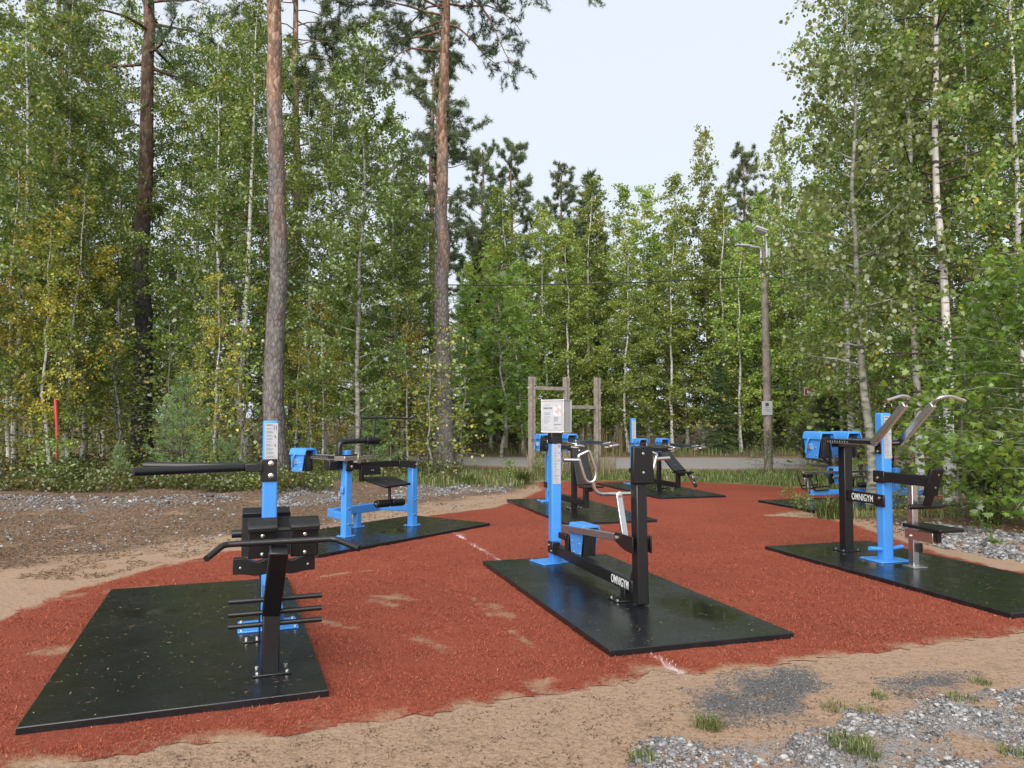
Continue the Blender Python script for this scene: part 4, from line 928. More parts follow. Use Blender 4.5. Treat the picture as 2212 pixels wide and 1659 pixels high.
def pine(name, seed, H, cb, cr, nb, r0, rt=.05, count=34, length=.13, width=.011, stubs=10, lm='needle', tufts=9, dense=1.0, lean=(0, 0), extra=(), tm='bark_pine'):
    r = np.random.default_rng(seed); T, tr_ = stem(H, r0, rt, r, wob=.035, n=22, lean=lean); n = len(T)
    paths, segs, hg = [(T, tr_)], [16], [np.linspace(0, 1, n)]; TP, TD = [], []
    blist = []
    for i in range(nb):
        f = (i + r.random()) / nb; az = i * 2.4 + r.normal() * .6
        blist.append((cb + (1 - cb) * f, az, cr * (1 - .75 * f ** 1.6) * (.6 + .6 * r.random()), -.05 + .9 * f, .25))
    blist += list(extra)
    for t, az, L, u, dr in blist:
        p, _ = along(T, np.array([t])); B = curve(p[0], norm(np.array([math.cos(az), math.sin(az), u])), L, 7, r, droop=dr, wob=.16)
        rb = max(.012, np.interp(t, np.linspace(0, 1, n), tr_) * .33); paths.append((B, np.linspace(rb, .007, 7))); segs.append(6); hg.append(.62)
        ns = max(3, int(L * 3.4 * dense))
        for q in range(ns):
            bp, bd = along(B, np.array([.3 + .7 * (q + r.random()) / ns])); sdv = r.normal(size=3); sdv[2] += .25
            C = curve(bp[0], norm(bd[0] + sdv * .85), (.35 + .45 * r.random()) * (.5 + .3 * min(L, 2.5)), 4, r, droop=-.2, wob=.2)
            paths.append((C, np.linspace(.007, .003, 4))); segs.append(3); hg.append(.4)
            cp, cd = along(C, np.linspace(.35, 1, tufts) ** .8); TP.append(cp + r.normal(size=cp.shape) * .05); TD.append(norm(cd + r.normal(size=cd.shape) * .5))
    for i in range(stubs):
        t = r.uniform(.2, cb); p, _ = along(T, np.array([t])); az = r.uniform(0, 6.28); rr = np.interp(t, np.linspace(0, 1, n), tr_)
        B = curve(p[0] + np.array([math.cos(az), math.sin(az), 0]) * rr * .9, norm(np.array([math.cos(az), math.sin(az), r.uniform(-.1, .4)])), r.uniform(.08, .5), 4, r); paths.append((B, np.linspace(.016, .006, 4))); segs.append(5); hg.append(.3)
    P, D = np.concatenate(TP), np.concatenate(TD); V, F = needles(P, D, count, length, width, r)
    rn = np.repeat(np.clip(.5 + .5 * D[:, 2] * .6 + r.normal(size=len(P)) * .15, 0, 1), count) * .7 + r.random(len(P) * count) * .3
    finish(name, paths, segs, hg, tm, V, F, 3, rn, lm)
    return len(V) // 3
def spruce(name, seed, H, cr, whorls, lm='needle_spruce', count=14, length=.10, width=.016, r0=.10, step=.13, up=.1, droop=.6, tm='bark_pine', cb=.04):
    r = np.random.default_rng(seed); T, tr_ = stem(H, r0, .008, r, wob=.01, n=10); paths, segs, hg = [(T, tr_)], [8], [np.linspace(0, .2, 10)]; TP, TD = [], []
    for w in range(whorls):
        f = w / whorls
        for k in range(5 if f < .85 else 3):
            az = k * 1.257 + w * .7 + r.normal() * .25; t = cb + (.985 - cb) * (f + r.normal() * .006); t = min(max(t, .02), .985)
            L = cr * (1 - f) ** .85 * (.75 + .4 * r.random()) + .10; p, _ = along(T, np.array([t]))
            B = curve(p[0], norm(np.array([math.cos(az), math.sin(az), up + .8 * f])), L, 5, r, droop=droop * (1 - f), wob=.06); paths.append((B, np.linspace(.012, .003, 5))); segs.append(3); hg.append(.2)
            ns = max(3, int(L / step)); ss = (np.arange(ns) + r.random(ns)) / ns; cp, cd = along(B, .12 + .88 * ss)
            for sgn in (-1, 0, 1):
                lat = np.cross(cd, [0, 0, 1.]) * sgn; dd = norm(cd * .8 + lat * .9 + np.array([0, 0, -.18 * (1 - f)])); wl_ = (.10 + .28 * L * (1 - ss)) * abs(sgn)
                for q in ((0.,) if sgn == 0 else (.35, .75, 1.1)): TP.append(cp + dd * (wl_ * q)[:, None] + r.normal(size=cp.shape) * .015); TD.append(dd)
    P, D = np.concatenate(TP), np.concatenate(TD); V, F = needles(P, D, count, length, width, r, .75)
    finish(name, paths, segs, hg, tm, V, F, 3, np.clip(np.repeat(r.random(len(P)) * .7, count) + r.random(len(P) * count) * .3, 0, 1), lm)
    return len(V) // 3

# ------------------------------------------------------------------ prototypes (shared mesh data)
for k in range(4): broadleaf('near_birch%d' % k, 100 + k, 13.5, .13, 2.1, 76, 36, .078, 'birch', 'bark_birch', 'leaf_green', r0=.085, up=.75, droop=1.0, yellow=.06, wob=.03)
for k in range(2): broadleaf('yellow_birch%d' % k, 120 + k, 8.5, .10, 1.6, 56, 32, .082, 'birch', 'bark_birch', 'leaf_yellowing', r0=.06, up=.55, droop=1.0, yellow=.32)
for k in range(4): broadleaf('mid_birch%d' % k, 140 + k, 11.5, .08, 1.75, 74, 34, .098, 'birch', 'bark_birch', 'leaf_mid', r0=.075, up=1.1, droop=.7, cone=.8, yellow=.04, seg=6)
broadleaf('aspen0', 160, 9.5, .26, 2.3, 46, 24, .085, 'round', 'bark_aspen', 'leaf_aspen', r0=.10, up=.55, droop=.3, hang=.5, flat=.2, lean=(.015, 0))
broadleaf('aspen1', 161, 13.0, .10, 2.1, 72, 32, .082, 'round', 'bark_aspen', 'leaf_dark', r0=.09, up=.65, droop=.4, hang=.5)
broadleaf('maple0', 170, 4.6, .10, 1.9, 60, 16, .105, 'maple', 'bark_aspen', 'leaf_maple', r0=.045, up=.25, droop=.35, hang=.30, flat=.75, cone=.5, twig=.5, spread=.07)
broadleaf('maple1', 171, 4.2, .15, 1.15, 36, 13, .105, 'maple', 'bark_aspen', 'leaf_maple', r0=.03, up=.35, droop=.35, hang=.35, flat=.6, cone=.6, twig=.4, spread=.07)
for k in range(3): broadleaf('sapling%d' % k, 180 + k, 3.2, .08, .75, 26, 8, .075, 'birch', 'bark_aspen', ('leaf_green', 'leaf_yellowing', 'leaf_yellowing')[k], r0=.022, up=.7, droop=.5, yellow=.08 * k, twig=.3, seg=5, wob=.03)
broadleaf('rowan0', 190, 2.2, .1, .6, 16, 9, .085, 'long', 'bark_aspen', 'leaf_orange', r0=.016, up=.5, droop=.5, twig=.3, seg=5, wob=.02)
for k in range(2): broadleaf('bush%d' % k, 195 + k, 1.5, .04, .8, 30, 9, .07, ('round', 'long')[k], 'twig', ('leaf_green', 'leaf_dark')[k], r0=.012, up=.6, droop=.4, twig=.35, seg=4, wob=.02)
kz = lambda z: np.interp(z, [0, 1.0, 1.55, 1.95, 2.35, 3.2, 5, 14], [0.05, .10, .06, -.20, -.02, .05, .12, .30])
broadleaf('crooked_birch0', 200, 12.0, .24, 1.6, 60, 32, .08, 'birch', 'bark_birch', 'leaf_green', r0=.095, up=.75, droop=1.0, yellow=.03, kink=kz, wob=.015)
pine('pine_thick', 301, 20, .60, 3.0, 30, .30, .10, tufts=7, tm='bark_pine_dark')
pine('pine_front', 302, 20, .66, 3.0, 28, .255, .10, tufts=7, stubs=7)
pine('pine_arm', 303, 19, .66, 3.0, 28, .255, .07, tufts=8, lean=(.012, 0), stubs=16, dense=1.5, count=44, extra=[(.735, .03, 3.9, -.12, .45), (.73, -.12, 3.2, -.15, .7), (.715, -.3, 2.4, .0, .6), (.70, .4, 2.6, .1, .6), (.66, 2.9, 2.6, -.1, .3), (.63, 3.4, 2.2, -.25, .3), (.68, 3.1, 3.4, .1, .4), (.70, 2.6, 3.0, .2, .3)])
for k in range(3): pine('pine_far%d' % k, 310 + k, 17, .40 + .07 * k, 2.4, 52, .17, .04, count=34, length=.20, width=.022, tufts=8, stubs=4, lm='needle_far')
for k in range(2): spruce('spruce%d' % k, 330 + k, 9, 1.7, 34, count=9, length=.13, width=.024)
spruce('young_pine0', 340, 2.3, .85, 7, lm='needle_young', count=10, length=.08, width=.009, r0=.022, step=.15, up=.55, droop=-.25, cb=.12)
spruce('young_pine1', 341, 2.0, .95, 12, lm='needle_spruce', count=15, length=.10, width=.010, r0=.03, step=.09, up=.45, droop=-.1, cb=.05)

# ------------------------------------------------------------------ planting
def plant(proto, name, px, d, h=None, rz=None, label=None, cat='tree', group=None, wide=1.0, x=None):
    p = at(px, d) if x is None else Vector((x, d, 0)); tr, cr = PROTO[proto]
    z = float(height(np.array([p.x]), np.array([p.y]))[0]) - .03
    o = empty(name, (p.x, p.y, z), random.uniform(0, 6.28) if rz is None else rz, label=label, cat=cat, group=group)
    H0 = PROTO_H[proto]; s = 1.0 if h is None else h / H0; o.scale = (s * wide, s * wide, s)
    a = link('trunk', tr, o); b_ = link('crown', cr, o); return o
PROTO_H = {}
for k_, (tr, cr) in PROTO.items():
    co = np.empty(len(tr.vertices) * 3, np.float32); tr.vertices.foreach_get('co', co); PROTO_H[k_] = float(co.reshape(-1, 3)[:, 2].max())
ORD = ['first', 'second', 'third', 'fourth', 'fifth', 'sixth', 'seventh', 'eighth', 'ninth', 'tenth', 'eleventh', 'twelfth', 'thirteenth', 'fourteenth', 'fifteenth', 'sixteenth', 'seventeenth', 'eighteenth', 'nineteenth', 'twentieth']
def top(py, d): return (PYH - py) * d / PF + HC
gP = 'tall pines rising out of the frame'
plant('pine_thick', 'pine_tree', 312, 23.7, 21, 0.4, 'thick dark-barked pine on the left behind the birches', group=gP)
plant('pine_front', 'pine_tree', 600, 17.7, 20, 1.1, 'straight bare pine trunk, nearest of all, behind the dip bar tower', group=gP)
plant('pine_arm', 'pine_tree', 962, 20.7, 19, 0.0, 'pine whose drooping needle branch reaches into the open sky', group=gP)
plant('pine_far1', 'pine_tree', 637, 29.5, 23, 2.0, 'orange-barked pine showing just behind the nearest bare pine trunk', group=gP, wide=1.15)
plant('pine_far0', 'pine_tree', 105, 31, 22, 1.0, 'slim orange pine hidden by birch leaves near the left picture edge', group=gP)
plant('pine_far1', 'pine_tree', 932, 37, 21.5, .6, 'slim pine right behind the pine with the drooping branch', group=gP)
plant('pine_far2', 'pine_tree', 2062, 21, 17, 3.2, 'dark pine behind the white birch trunks on the right', group=gP)
gF = 'pines standing above the birches beyond the road'
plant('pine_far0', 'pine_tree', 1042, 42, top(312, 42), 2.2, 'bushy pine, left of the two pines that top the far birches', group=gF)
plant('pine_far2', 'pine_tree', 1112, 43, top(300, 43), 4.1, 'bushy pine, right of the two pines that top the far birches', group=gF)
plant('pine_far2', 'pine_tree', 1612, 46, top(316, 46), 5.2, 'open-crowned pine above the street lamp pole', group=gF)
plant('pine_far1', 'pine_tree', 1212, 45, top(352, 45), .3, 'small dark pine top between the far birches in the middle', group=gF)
plant('spruce0', 'spruce_tree', 1272, 46, top(362, 46), 1, 'pointed spruce top just above the middle birches', group='spruces among the far birches')
# front row beyond the road: px, top, distance
gM = 'yellow-green birches along the far side of the road'
for i, (px_, ty_, d_) in enumerate([(1000, 560, 33), (1060, 520, 36), (1092, 405, 36), (1130, 560, 33), (1170, 438, 35), (1225, 470, 33.5), (1272, 385, 36), (1330, 402, 36), (1358, 520, 33), (1400, 398, 37), (1452, 470, 34),
                                    (1485, 372, 37), (1518, 262, 37), (1565, 405, 36), (1600, 480, 34), (1660, 420, 35), (1700, 262, 38), (1745, 400, 36), (1790, 420, 34)]):
    plant('mid_birch%d' % (i % 4), 'birch_tree', px_, d_, top(ty_, d_), label='yellow-green birch beyond the road, %s from the left in the front row' % ORD[i], group=gM, wide=1.22 if ty_ > 300 else .85)
plant('spruce0', 'spruce_tree', 1555, 33.5, 4.4, label='broad dark young spruce left of the lamp pole', wide=1.0)
r_ = np.random.default_rng(5)
for i in range(74):                                                         # the wood behind: rows back to 75 m
    d_ = 37 + 36 * r_.random() ** 1.3; px_ = r_.uniform(-350, 2560)
    mid = 1000 < px_ < 1780; H_ = top(r_.uniform(455, 560), d_) if mid else r_.uniform(9, 15)
    kind = ('mid_birch%d' % (i % 4)) if r_.random() < .75 else ('pine_far%d' % (i % 3) if (r_.random() < .6 and not mid) else 'spruce%d' % (i % 2))
    nm_ = 'birch_tree' if 'birch' in kind else 'pine_tree' if 'pine' in kind else 'spruce_tree'
    plant(kind, nm_, px_, d_, H_, label={'birch_tree': 'birch deep in the wood behind the road', 'pine_tree': 'pine deep in the wood behind the road', 'spruce_tree': 'spruce deep in the wood behind the road'}[nm_], group='trees deep in the wood', wide=1.1)
# leafy stand on the left, before and along the road
gL = 'birches of the leafy stand on the left'
LEFT = [(-330, 17, 'n', 14), (-230, 21, 'n', 15), (-120, 15.5, 'n', 14), (-70, 24, 'n', 16), (30, 19, 'n', 14), (70, 24.5, 'n', 15), (140, 20.5, 'n', 13.5), (222, 25.6, 'n', 14.5), (258, 25.4, 'n', 16), (385, 25.2, 'n', 14), (420, 25, 'n', 15.5), (462, 20.5, 'n', 12), (505, 24, 'n', 15), (565, 25.5, 'n', 15),
        (668, 22.5, 'n', 11.5), (705, 25.5, 'n', 12.5), (868, 24.8, 'n', 10.5), (905, 25.5, 'n', 8.5)]
for i, (px_, d_, k_, H_) in enumerate(LEFT):
    plant('near_birch%d' % (i % 4), 'birch_tree', px_, d_, H_, label='green birch in the left stand, %s counting from its outer left end' % ORD[i], group=gL)
plant('near_birch2', 'birch_tree', 182, 21.5, 13.5, 1.2, 'birch with a clean white stem between the red stake and the thick pine', group=gL)
plant('crooked_birch0', 'birch_tree', 522, 20.2, 13.0, 0.0, 'white birch with a crooked kink low in its stem', group=gL)
plant('aspen1', 'aspen_tree', 770, 19.0, top(10, 19.0), .8, 'dark green aspen filling the gap between the two bare pine trunks', group=None, wide=.95)
plant('aspen1', 'aspen_tree', 860, 23.5, top(200, 23.5), 2.8, 'green aspen leaning into the pine with the drooping branch', wide=.9)
YB = [(20, 18.5, 7.5), (110, 17.2, 6.2), (150, 19, 7.2), (250, 26.0, 5.6), (465, 18.8, 5.0), (-60, 16.5, 7), (640, 21.5, 5.0), (700, 19.6, 4.6), (880, 22.5, 5.2)]
for i, (px_, d_, H_) in enumerate(YB):
    plant('yellow_birch%d' % (i % 2), 'birch_tree', px_, d_, H_, label='young yellowing birch before the left stand, %s counting from the left' % ORD[sorted(q[0] for q in YB).index(px_)], group='young yellowing birches on the left')
for i, (px_, d_, H_) in enumerate([(440, 19.5, 5.5), (468, 20.8, 6)]):
    plant('sapling0', 'birch_tree', px_, d_, H_, label='thin grey-stemmed birch between the small pine and the crooked birch', group='thin birch stems')
# right side
gR = 'birches on the right'
plant('near_birch0', 'birch_tree', 2050, 14.2, 15.0, 2.6, 'birch with the thickest white stem, on the right', group=gR, wide=1.05)
plant('near_birch1', 'birch_tree', 1986, 15.0, 13.0, 1.0, 'slim white birch left of the thick white-stemmed one', group=gR)
plant('near_birch3', 'birch_tree', 1842, 19.5, 13.4, 4.4, 'birch whose leafy edge stands against the sky on the right', group=gR, wide=1.1)
plant('near_birch2', 'birch_tree', 1806, 25, 10.5, 3.0, 'birch behind the brown signpost', group=gR)
RB = [(1945, 22, 13), (2110, 19, 15), (2215, 15, 14), (2310, 19, 16), (2160, 24, 15), (2430, 15, 14)]
for i, (px_, d_, H_) in enumerate(RB):
    plant('near_birch%d' % (i % 4), 'birch_tree', px_, d_, H_, label='green birch in the right thicket, %s counting from its left end' % ORD[sorted(q[0] for q in RB).index(px_)], group=gR)
plant('aspen0', 'aspen_tree', 1878, 13.6, 9.6, 3.2, 'grey-stemmed aspen right beside the pull-down machine', wide=.9)
plant('maple0', 'maple_tree', 2245, 10.4, 4.1, .5, 'bright green maple at the right picture edge')
plant('maple1', 'maple_tree', 2075, 12.6, 3.4, 1.9, 'small maple behind the pull-down machine seat')
plant('maple1', 'maple_tree', 1082, 29.0, 7.6, .2, 'maple turning yellow left of the wooden pull-up frame', wide=1.2)
# young conifers
gY = 'young pines'
plant('young_pine0', 'young_pine', 398, 16.8, 2.35, .5, 'light green young pine in front of the thin birches on the left', group=gY)
plant('young_pine0', 'young_pine', 800, 19.4, 2.3, 2.5, 'light green young pine behind the machine with the bent pipe', group=gY)
plant('young_pine0', 'young_pine', 260, 15.0, .9, 2.5, 'knee-high pine seedling among the bilberries', group=gY)
plant('young_pine0', 'young_pine', 500, 16.2, 1.0, 1.5, 'small pine seedling left of the nearest pine trunk', group=gY)
plant('young_pine1', 'young_pine', 1792, 24.0, 2.5, .2, 'bushy blue-green pine under the brown signpost', group=gY, wide=1.1)
plant('young_pine1', 'young_pine', 2150, 13.2, 1.5, 1.2, 'low dark conifer under the maple', group=gY)
plant('rowan0', 'rowan_tree', 8, 16.5, 3.0, .2, 'orange-leaved rowan sprig at the left picture edge', cat='shrub')
# ------------------------------------------------------------------ undergrowth
def on_ground(x, y): return np.stack([x, y, height(x, y)], 1)
def in_px(n, x0, x1, y0, y1, r):
    """random ground points seen inside a photo rectangle (even in the picture)"""
    px_ = r.uniform(x0, x1, n); py_ = r.uniform(y0, y1, n); d = HC * PF / (py_ - PYH); return (px_ - PW / 2) / PF * d, d
gS = 'saplings under the trees on the left'
r_ = np.random.default_rng(71); KSAP = ('sapling0', 'sapling1', 'sapling2')
for i in range(46):
    px_ = r_.uniform(-120, 980); d_ = r_.uniform(18.5, 25.5)
    if road_d(np.array([at(px_, d_).x]), np.array([d_]))[0] < .4: d_ = 24
    if 85 < px_ < 165 or 330 < px_ < 470: d_ = max(d_, 20.5)
    if 265 < px_ < 352: d_ = 24.9
    plant(KSAP[i % 3], 'birch_sapling', px_, d_, r_.uniform(1.6, 4.2), label=('green-leaved' if i % 3 == 0 else 'yellowing') + ' birch sapling under the trees on the left', cat='sapling', group=gS, wide=r_.uniform(1, 1.5))
for i in range(22):
    px_ = r_.uniform(1770, 2450); d_ = r_.uniform(15.5, 25)
    if 1740 < px_ < 1860: d_ = 26.0
    if 1950 < px_ < 2090: d_ = max(d_, 18.0)
    plant(KSAP[i % 3] if i % 4 else 'bush0', 'birch_sapling', px_, d_, r_.uniform(1.4, 3.6), label='leafy sapling in the thicket on the right', cat='sapling', group='saplings on the right', wide=r_.uniform(1, 1.5))
for i in range(84):
    px_ = -200 + 2650 * (i + r_.random()) / 84; d_ = r_.uniform(32.4, 40)
    k_ = ('sapling0', 'sapling1', 'bush0', 'sapling2', 'sapling1', 'bush1')[i % 6]
    p_ = at(px_, d_); 
    if road_d(np.array([p_.x]), np.array([p_.y]))[0] < .8: d_ += 4
    plant(k_, 'forest_sapling', px_, d_, r_.uniform(2.0, 6.0) if 'sap' in k_ else r_.uniform(1.6, 3), label={'sapling0': 'green birch sapling', 'sapling1': 'yellowing birch sapling', 'sapling2': 'yellowing birch sapling', 'bush0': 'round-leaved bush', 'bush1': 'dark narrow-leaved bush'}[k_] + ' at the forest edge beyond the road', cat='sapling', group='forest edge saplings', wide=r_.uniform(1.1, 1.9))
for px_, d_, h_, k_, lb in ((1650, 21.9, 1.5, 'bush1', 'shoots growing around the foot of the lamp pole'), (1180, 20.0, .75, 'bush0', 'low bush at the left foot of the pull-up frame'), (1262, 20.6, .7, 'bush0', 'low bush between the posts of the pull-up frame'),
                            (1100, 19.5, .55, 'bush0', 'low bush between the pine and the pull-up frame'), (1935, 11.6, .55, 'bush0', 'small leafy bush behind the blue post of the pull-down machine'), (1975, 12.6, .8, 'bush1', 'dark leafy bush right of the grey-stemmed aspen'),
                            (2080, 11.2, .8, 'bush1', 'dark bush under the small maple'), (2200, 11.0, .7, 'bush0', 'bush by the gravel at the right picture edge'), (1700, 14.4, .35, 'bush0', 'tiny sapling growing in front of the low machine'), (1730, 13.0, .35, 'bush0', 'sprig by the near corner of the low machine mat'), (1745, 22.0, .9, 'bush1', 'weeds right of the lamp pole'), (118, 15.7, 1.05, 'bush0', 'bush hiding the foot of the red stake'), (128, 15.2, .5, 'bush0', 'smaller bush in front of the red stake'), (2160, 12.0, 1.3, 'bush0', 'taller bush behind the right gravel')):
    plant(k_, 'bush', px_, d_, h_, label=lb, cat='bush', group='low bushes', wide=1.25)
# bilberry and heather carpet on the left bank
def carpet(name, label, mat_, X_, Y_, h, size, shape, r, hang=.0, flat=.4, per=1):
    n = len(X_); P = on_ground(X_, Y_); P[:, 2] += h * r.random(n) ** .8
    V, F, k = leaves(P, size, shape, r, hang, flat)
    link(name, np_mesh(name, V, F, MATS[mat_], False, dict(rnd=np.repeat(np.clip(r.random(n) * .7 + .3 * (.5 + .5 * np.sin(X_ * 1.7 + Y_ * 2.3)), 0, 1), k))), label=label, kind='stuff', cat='undergrowth')
def keep_off(x, y, turf=.8, road=.3): return (sdist(TURF, x, y) > turf) & (road_d(x, y) > road)
r_ = np.random.default_rng(72)
x, y = in_px(60000, -150, 700, 1004, 1086, r_); x2, y2 = in_px(14000, 480, 1000, 1012, 1046, r_); x, y = np.r_[x, x2], np.r_[y, y2]
cl = fbm(x, y, 1.6, 80); k_ = keep_off(x, y, 1.5) & (y < 25.8) & (cl > -.35 + .6 * ((y < 14.5) * (x > -7))); x, y, cl = x[k_], y[k_], cl[k_]
hh = np.clip(.24 + .30 * cl, .05, .55)
P = on_ground(x, y); P[:, 2] += hh * r_.random(len(x)) ** .7; V, F, k = leaves(P, .055, 'round', r_, .0, .35)
link('bilberry_carpet', np_mesh('bilberry_carpet', V, F, MATS['bilberry'], False, dict(rnd=np.repeat(np.clip(r_.random(len(x)) * .65 + .35 * (.5 + .5 * fbm(x, y, 2.5, 81)), 0, 1), k))), label='bilberry and heather carpet on the bank at the left', kind='stuff', cat='undergrowth')
x, y = in_px(9000, 330, 720, 1030, 1078, r_); k_ = keep_off(x, y, 1.0) & (fbm(x, y, 1.1, 83) > .12); x, y = x[k_], y[k_]
carpet('lingonberry_patches', 'bright green low plants at the edge of the left gravel', 'leaf_maple', x, y, .22, .05, 'round', r_)
# grass: blades bending from the ground
def grass(name, label, mat_, x, y, hgt, wid, r, kind='stuff', cat='grass', group=None, lean=.5, parent=None):
    n = len(x); P = on_ground(x, y); P[:, 2] -= .01; th = r.uniform(0, 6.28, n); h = hgt * r.uniform(.5, 1.25, n); w = wid * r.uniform(.7, 1.3, n)
    d = np.stack([np.cos(th), np.sin(th), 0 * th], 1); s = np.stack([-d[:, 1], d[:, 0], 0 * th], 1) * w[:, None] / 2; ln = lean * r.uniform(.2, 1.4, n)
    m1 = P + d * (h * ln * .28)[:, None]; m1[:, 2] += h * .62; tip = P + d * (h * ln)[:, None]; tip[:, 2] += h * (1.0 - .35 * np.clip(ln, 0, 1.2))
    V = np.stack([P - s, P + s, m1 + s * .8, m1 - s * .8, tip], 1).reshape(-1, 3); i = np.arange(n)[:, None] * 5
    me = np_mesh(name, V, [i + np.array([[0, 1, 2, 3]]), i + np.array([[3, 2, 4]])], MATS[mat_], False, dict(rnd=np.repeat(np.clip(r.random(n), 0, 1), 5)))
    return link(name, me, parent, label=label, kind=kind, cat=cat, group=group)
x, y = in_px(26000, 1150, 2250, 1016, 1056, r_); k_ = keep_off(x, y, .12, .1) & (y < 24.5) & (fbm(x, y, .9, 85) > -.45); grass('verge_grass', 'strip of grass between the turf and the road', 'grass', x[k_], y[k_], .16, .012, r_)
x, y = in_px(9000, 700, 1230, 1018, 1056, r_); k_ = keep_off(x, y, .3, .1) & (y < 24) & (fbm(x, y, 1.0, 86) > -.1); grass('rough_grass', 'rough grass around the pine with the drooping branch', 'grass', x[k_], y[k_], .22, .012, r_)
x, y = in_px(1100, 1140, 1330, 1006, 1036, r_); k_ = keep_off(x, y, .5, .1) & (y < 24.5); grass('tall_dry_grass', 'tall dry grass around the wooden pull-up frame', 'dry_grass', x[k_], y[k_], .75, .010, r_, lean=.35)
x, y = in_px(7000, -100, 2300, 974, 990, r_); k_ = (road_d(x, y) > .05); grass('roadside_grass', 'dry and green grass along the far road edge', 'grass', x[k_], y[k_], .35, .022, r_)
x, y = in_px(6000, 1720, 2300, 1050, 1122, r_); k_ = keep_off(x, y, .35, .3) & (fbm(x, y, .7, 88) > -.05); grass('thicket_grass', 'rough grass under the trees on the right', 'grass', x[k_], y[k_], .26, .012, r_)
x, y = in_px(1500, 1120, 1360, 960, 1000, r_); k_ = road_d(x, y) > .1; grass('reed_grass', 'tall straw-coloured grass beyond the road', 'dry_grass', x[k_], y[k_], 1.3, .02, r_, lean=.3)
def tuft(px_, py_, n, hgt, spread, label, mat_='grass', wid=.0042, lean=1.0):
    n = int(n * 1.7)
    p = pix(px_, py_); th = r_.uniform(0, 6.28, n); q = spread * np.sqrt(r_.random(n)); o = empty('grass_tuft', p, label=label, cat='grass tuft', group='grass tufts')
    g = grass('blades', None, mat_, p.x + q * np.cos(th), p.y + q * np.sin(th), hgt, wid, r_, kind=None, cat=None, lean=lean, parent=o); g.location = -p
for a in ((1530, 1572, 110, .075, .07, 'round grass tuft on the grey gravel below the middle mat'), (1838, 1612, 140, .07, .11, 'largest grass tuft in the gravel near the bottom right'), (1865, 1630, 70, .06, .08, 'grass tuft touching the largest one in the gravel'), (1388, 1640, 60, .06, .07, 'grass tuft at the bottom edge left of the white stones'),
          (1800, 1530, 50, .05, .08, 'small flat tuft above the white stones'), (1898, 1506, 40, .05, .05, 'tiny tuft on the sand right of the grey patch'), (2075, 1510, 60, .05, .08, 'tuft among the upper white stones'), (2120, 1476, 50, .05, .06, 'tuft at the far edge of the near gravel'), (2190, 1630, 50, .06, .06, 'tuft in the bottom right corner'), (1870, 1535, 40, .04, .07, 'thin tuft left of the sand tongue')):
    tuft(*a)
for a in ((1128, 1046, 130, .42, .16, 'broad-leaved grass clump left of the upright press bench mat', 'grass', .018), (1010, 1050, 70, .35, .15, 'grass clump at the foot of the pine with the drooping branch', 'grass', .016), (1790, 1120, 120, .38, .16, 'bushy grass clump beside the black column of the pull-down machine', 'grass', .016), (2135, 1132, 90, .45, .2, 'grass clump by the gravel on the right', 'grass', .014)): tuft(*a)
# small leaf rosette on the right gravel
# ------------------------------------------------------------------ stones, needles and leaf litter
def ico():
    t = (1 + 5 ** .5) / 2; v = np.array([(-1, t, 0), (1, t, 0), (-1, -t, 0), (1, -t, 0), (0, -1, t), (0, 1, t), (0, -1, -t), (0, 1, -t), (t, 0, -1), (t, 0, 1), (-t, 0, -1), (-t, 0, 1)], float)
    f = np.array([(0, 11, 5), (0, 5, 1), (0, 1, 7), (0, 7, 10), (0, 10, 11), (1, 5, 9), (5, 11, 4), (11, 10, 2), (10, 7, 6), (7, 1, 8), (3, 9, 4), (3, 4, 2), (3, 2, 6), (3, 6, 8), (3, 8, 9), (4, 9, 5), (2, 4, 11), (6, 2, 10), (8, 6, 7), (9, 8, 1)]); return norm(v), f
m, b, nt, noise, ramp, mixc, attr, soft, bump = attr_mat('stone', .6)
st = ramp(attr('rnd'), [(0, (.03, .028, .027)), (.25, (.095, .093, .094)), (.5, (.19, .19, .192)), (.75, (.32, .32, .32)), (.93, (.45, .44, .43)), (1, (.26, .16, .12))])
nt.links.new(mixc(noise(60, 3), st, ramp(attr('rnd'), [(0, (.055, .05, .047)), (.5, (.135, .135, .138)), (1, (.30, .28, .27))])), b.inputs['Base Color']); nt.links.new(bump(noise(150, 2), .3, .004), b.inputs['Normal']); MATS['stone'] = m
def stones(name, label, x, y, size, r, kind='stuff', sink=.25, big=.0, mean=.5):
    n = len(x); V0, F0 = ico(); P = on_ground(x, y); s = size * np.exp(np.clip(r.normal(size=n), -2, 1.9) * .38); s = np.where(r.random(n) < big, s * 1.9, s)
    sc = np.stack([s * r.uniform(.8, 1.5, n), s * r.uniform(.65, 1.0, n), s * r.uniform(.4, .75, n)], 1) * .5
    v = V0[None] * (1 + r.normal(size=(n, 12, 1)) * .13) * sc[:, None]; th = r.uniform(0, 6.28, n); c, s_ = np.cos(th)[:, None], np.sin(th)[:, None]
    v = np.stack([v[..., 0] * c - v[..., 1] * s_, v[..., 0] * s_ + v[..., 1] * c, v[..., 2] + v[..., 0] * r.normal(size=(n, 1)) * .15], -1)
    v = v + (P + np.c_[np.zeros((n, 2)), sc[:, 2] * (1 - 2 * sink)])[:, None]
    F = (F0[None] + (np.arange(n) * 12)[:, None, None]).reshape(-1, 3)
    return link(name, np_mesh(name, v.reshape(-1, 3), F, MATS['stone'], False, dict(rnd=np.repeat(np.clip(r.normal(mean, .24, n), 0, 1), 12))), label=label, kind=kind, cat='gravel')
r_ = np.random.default_rng(74)
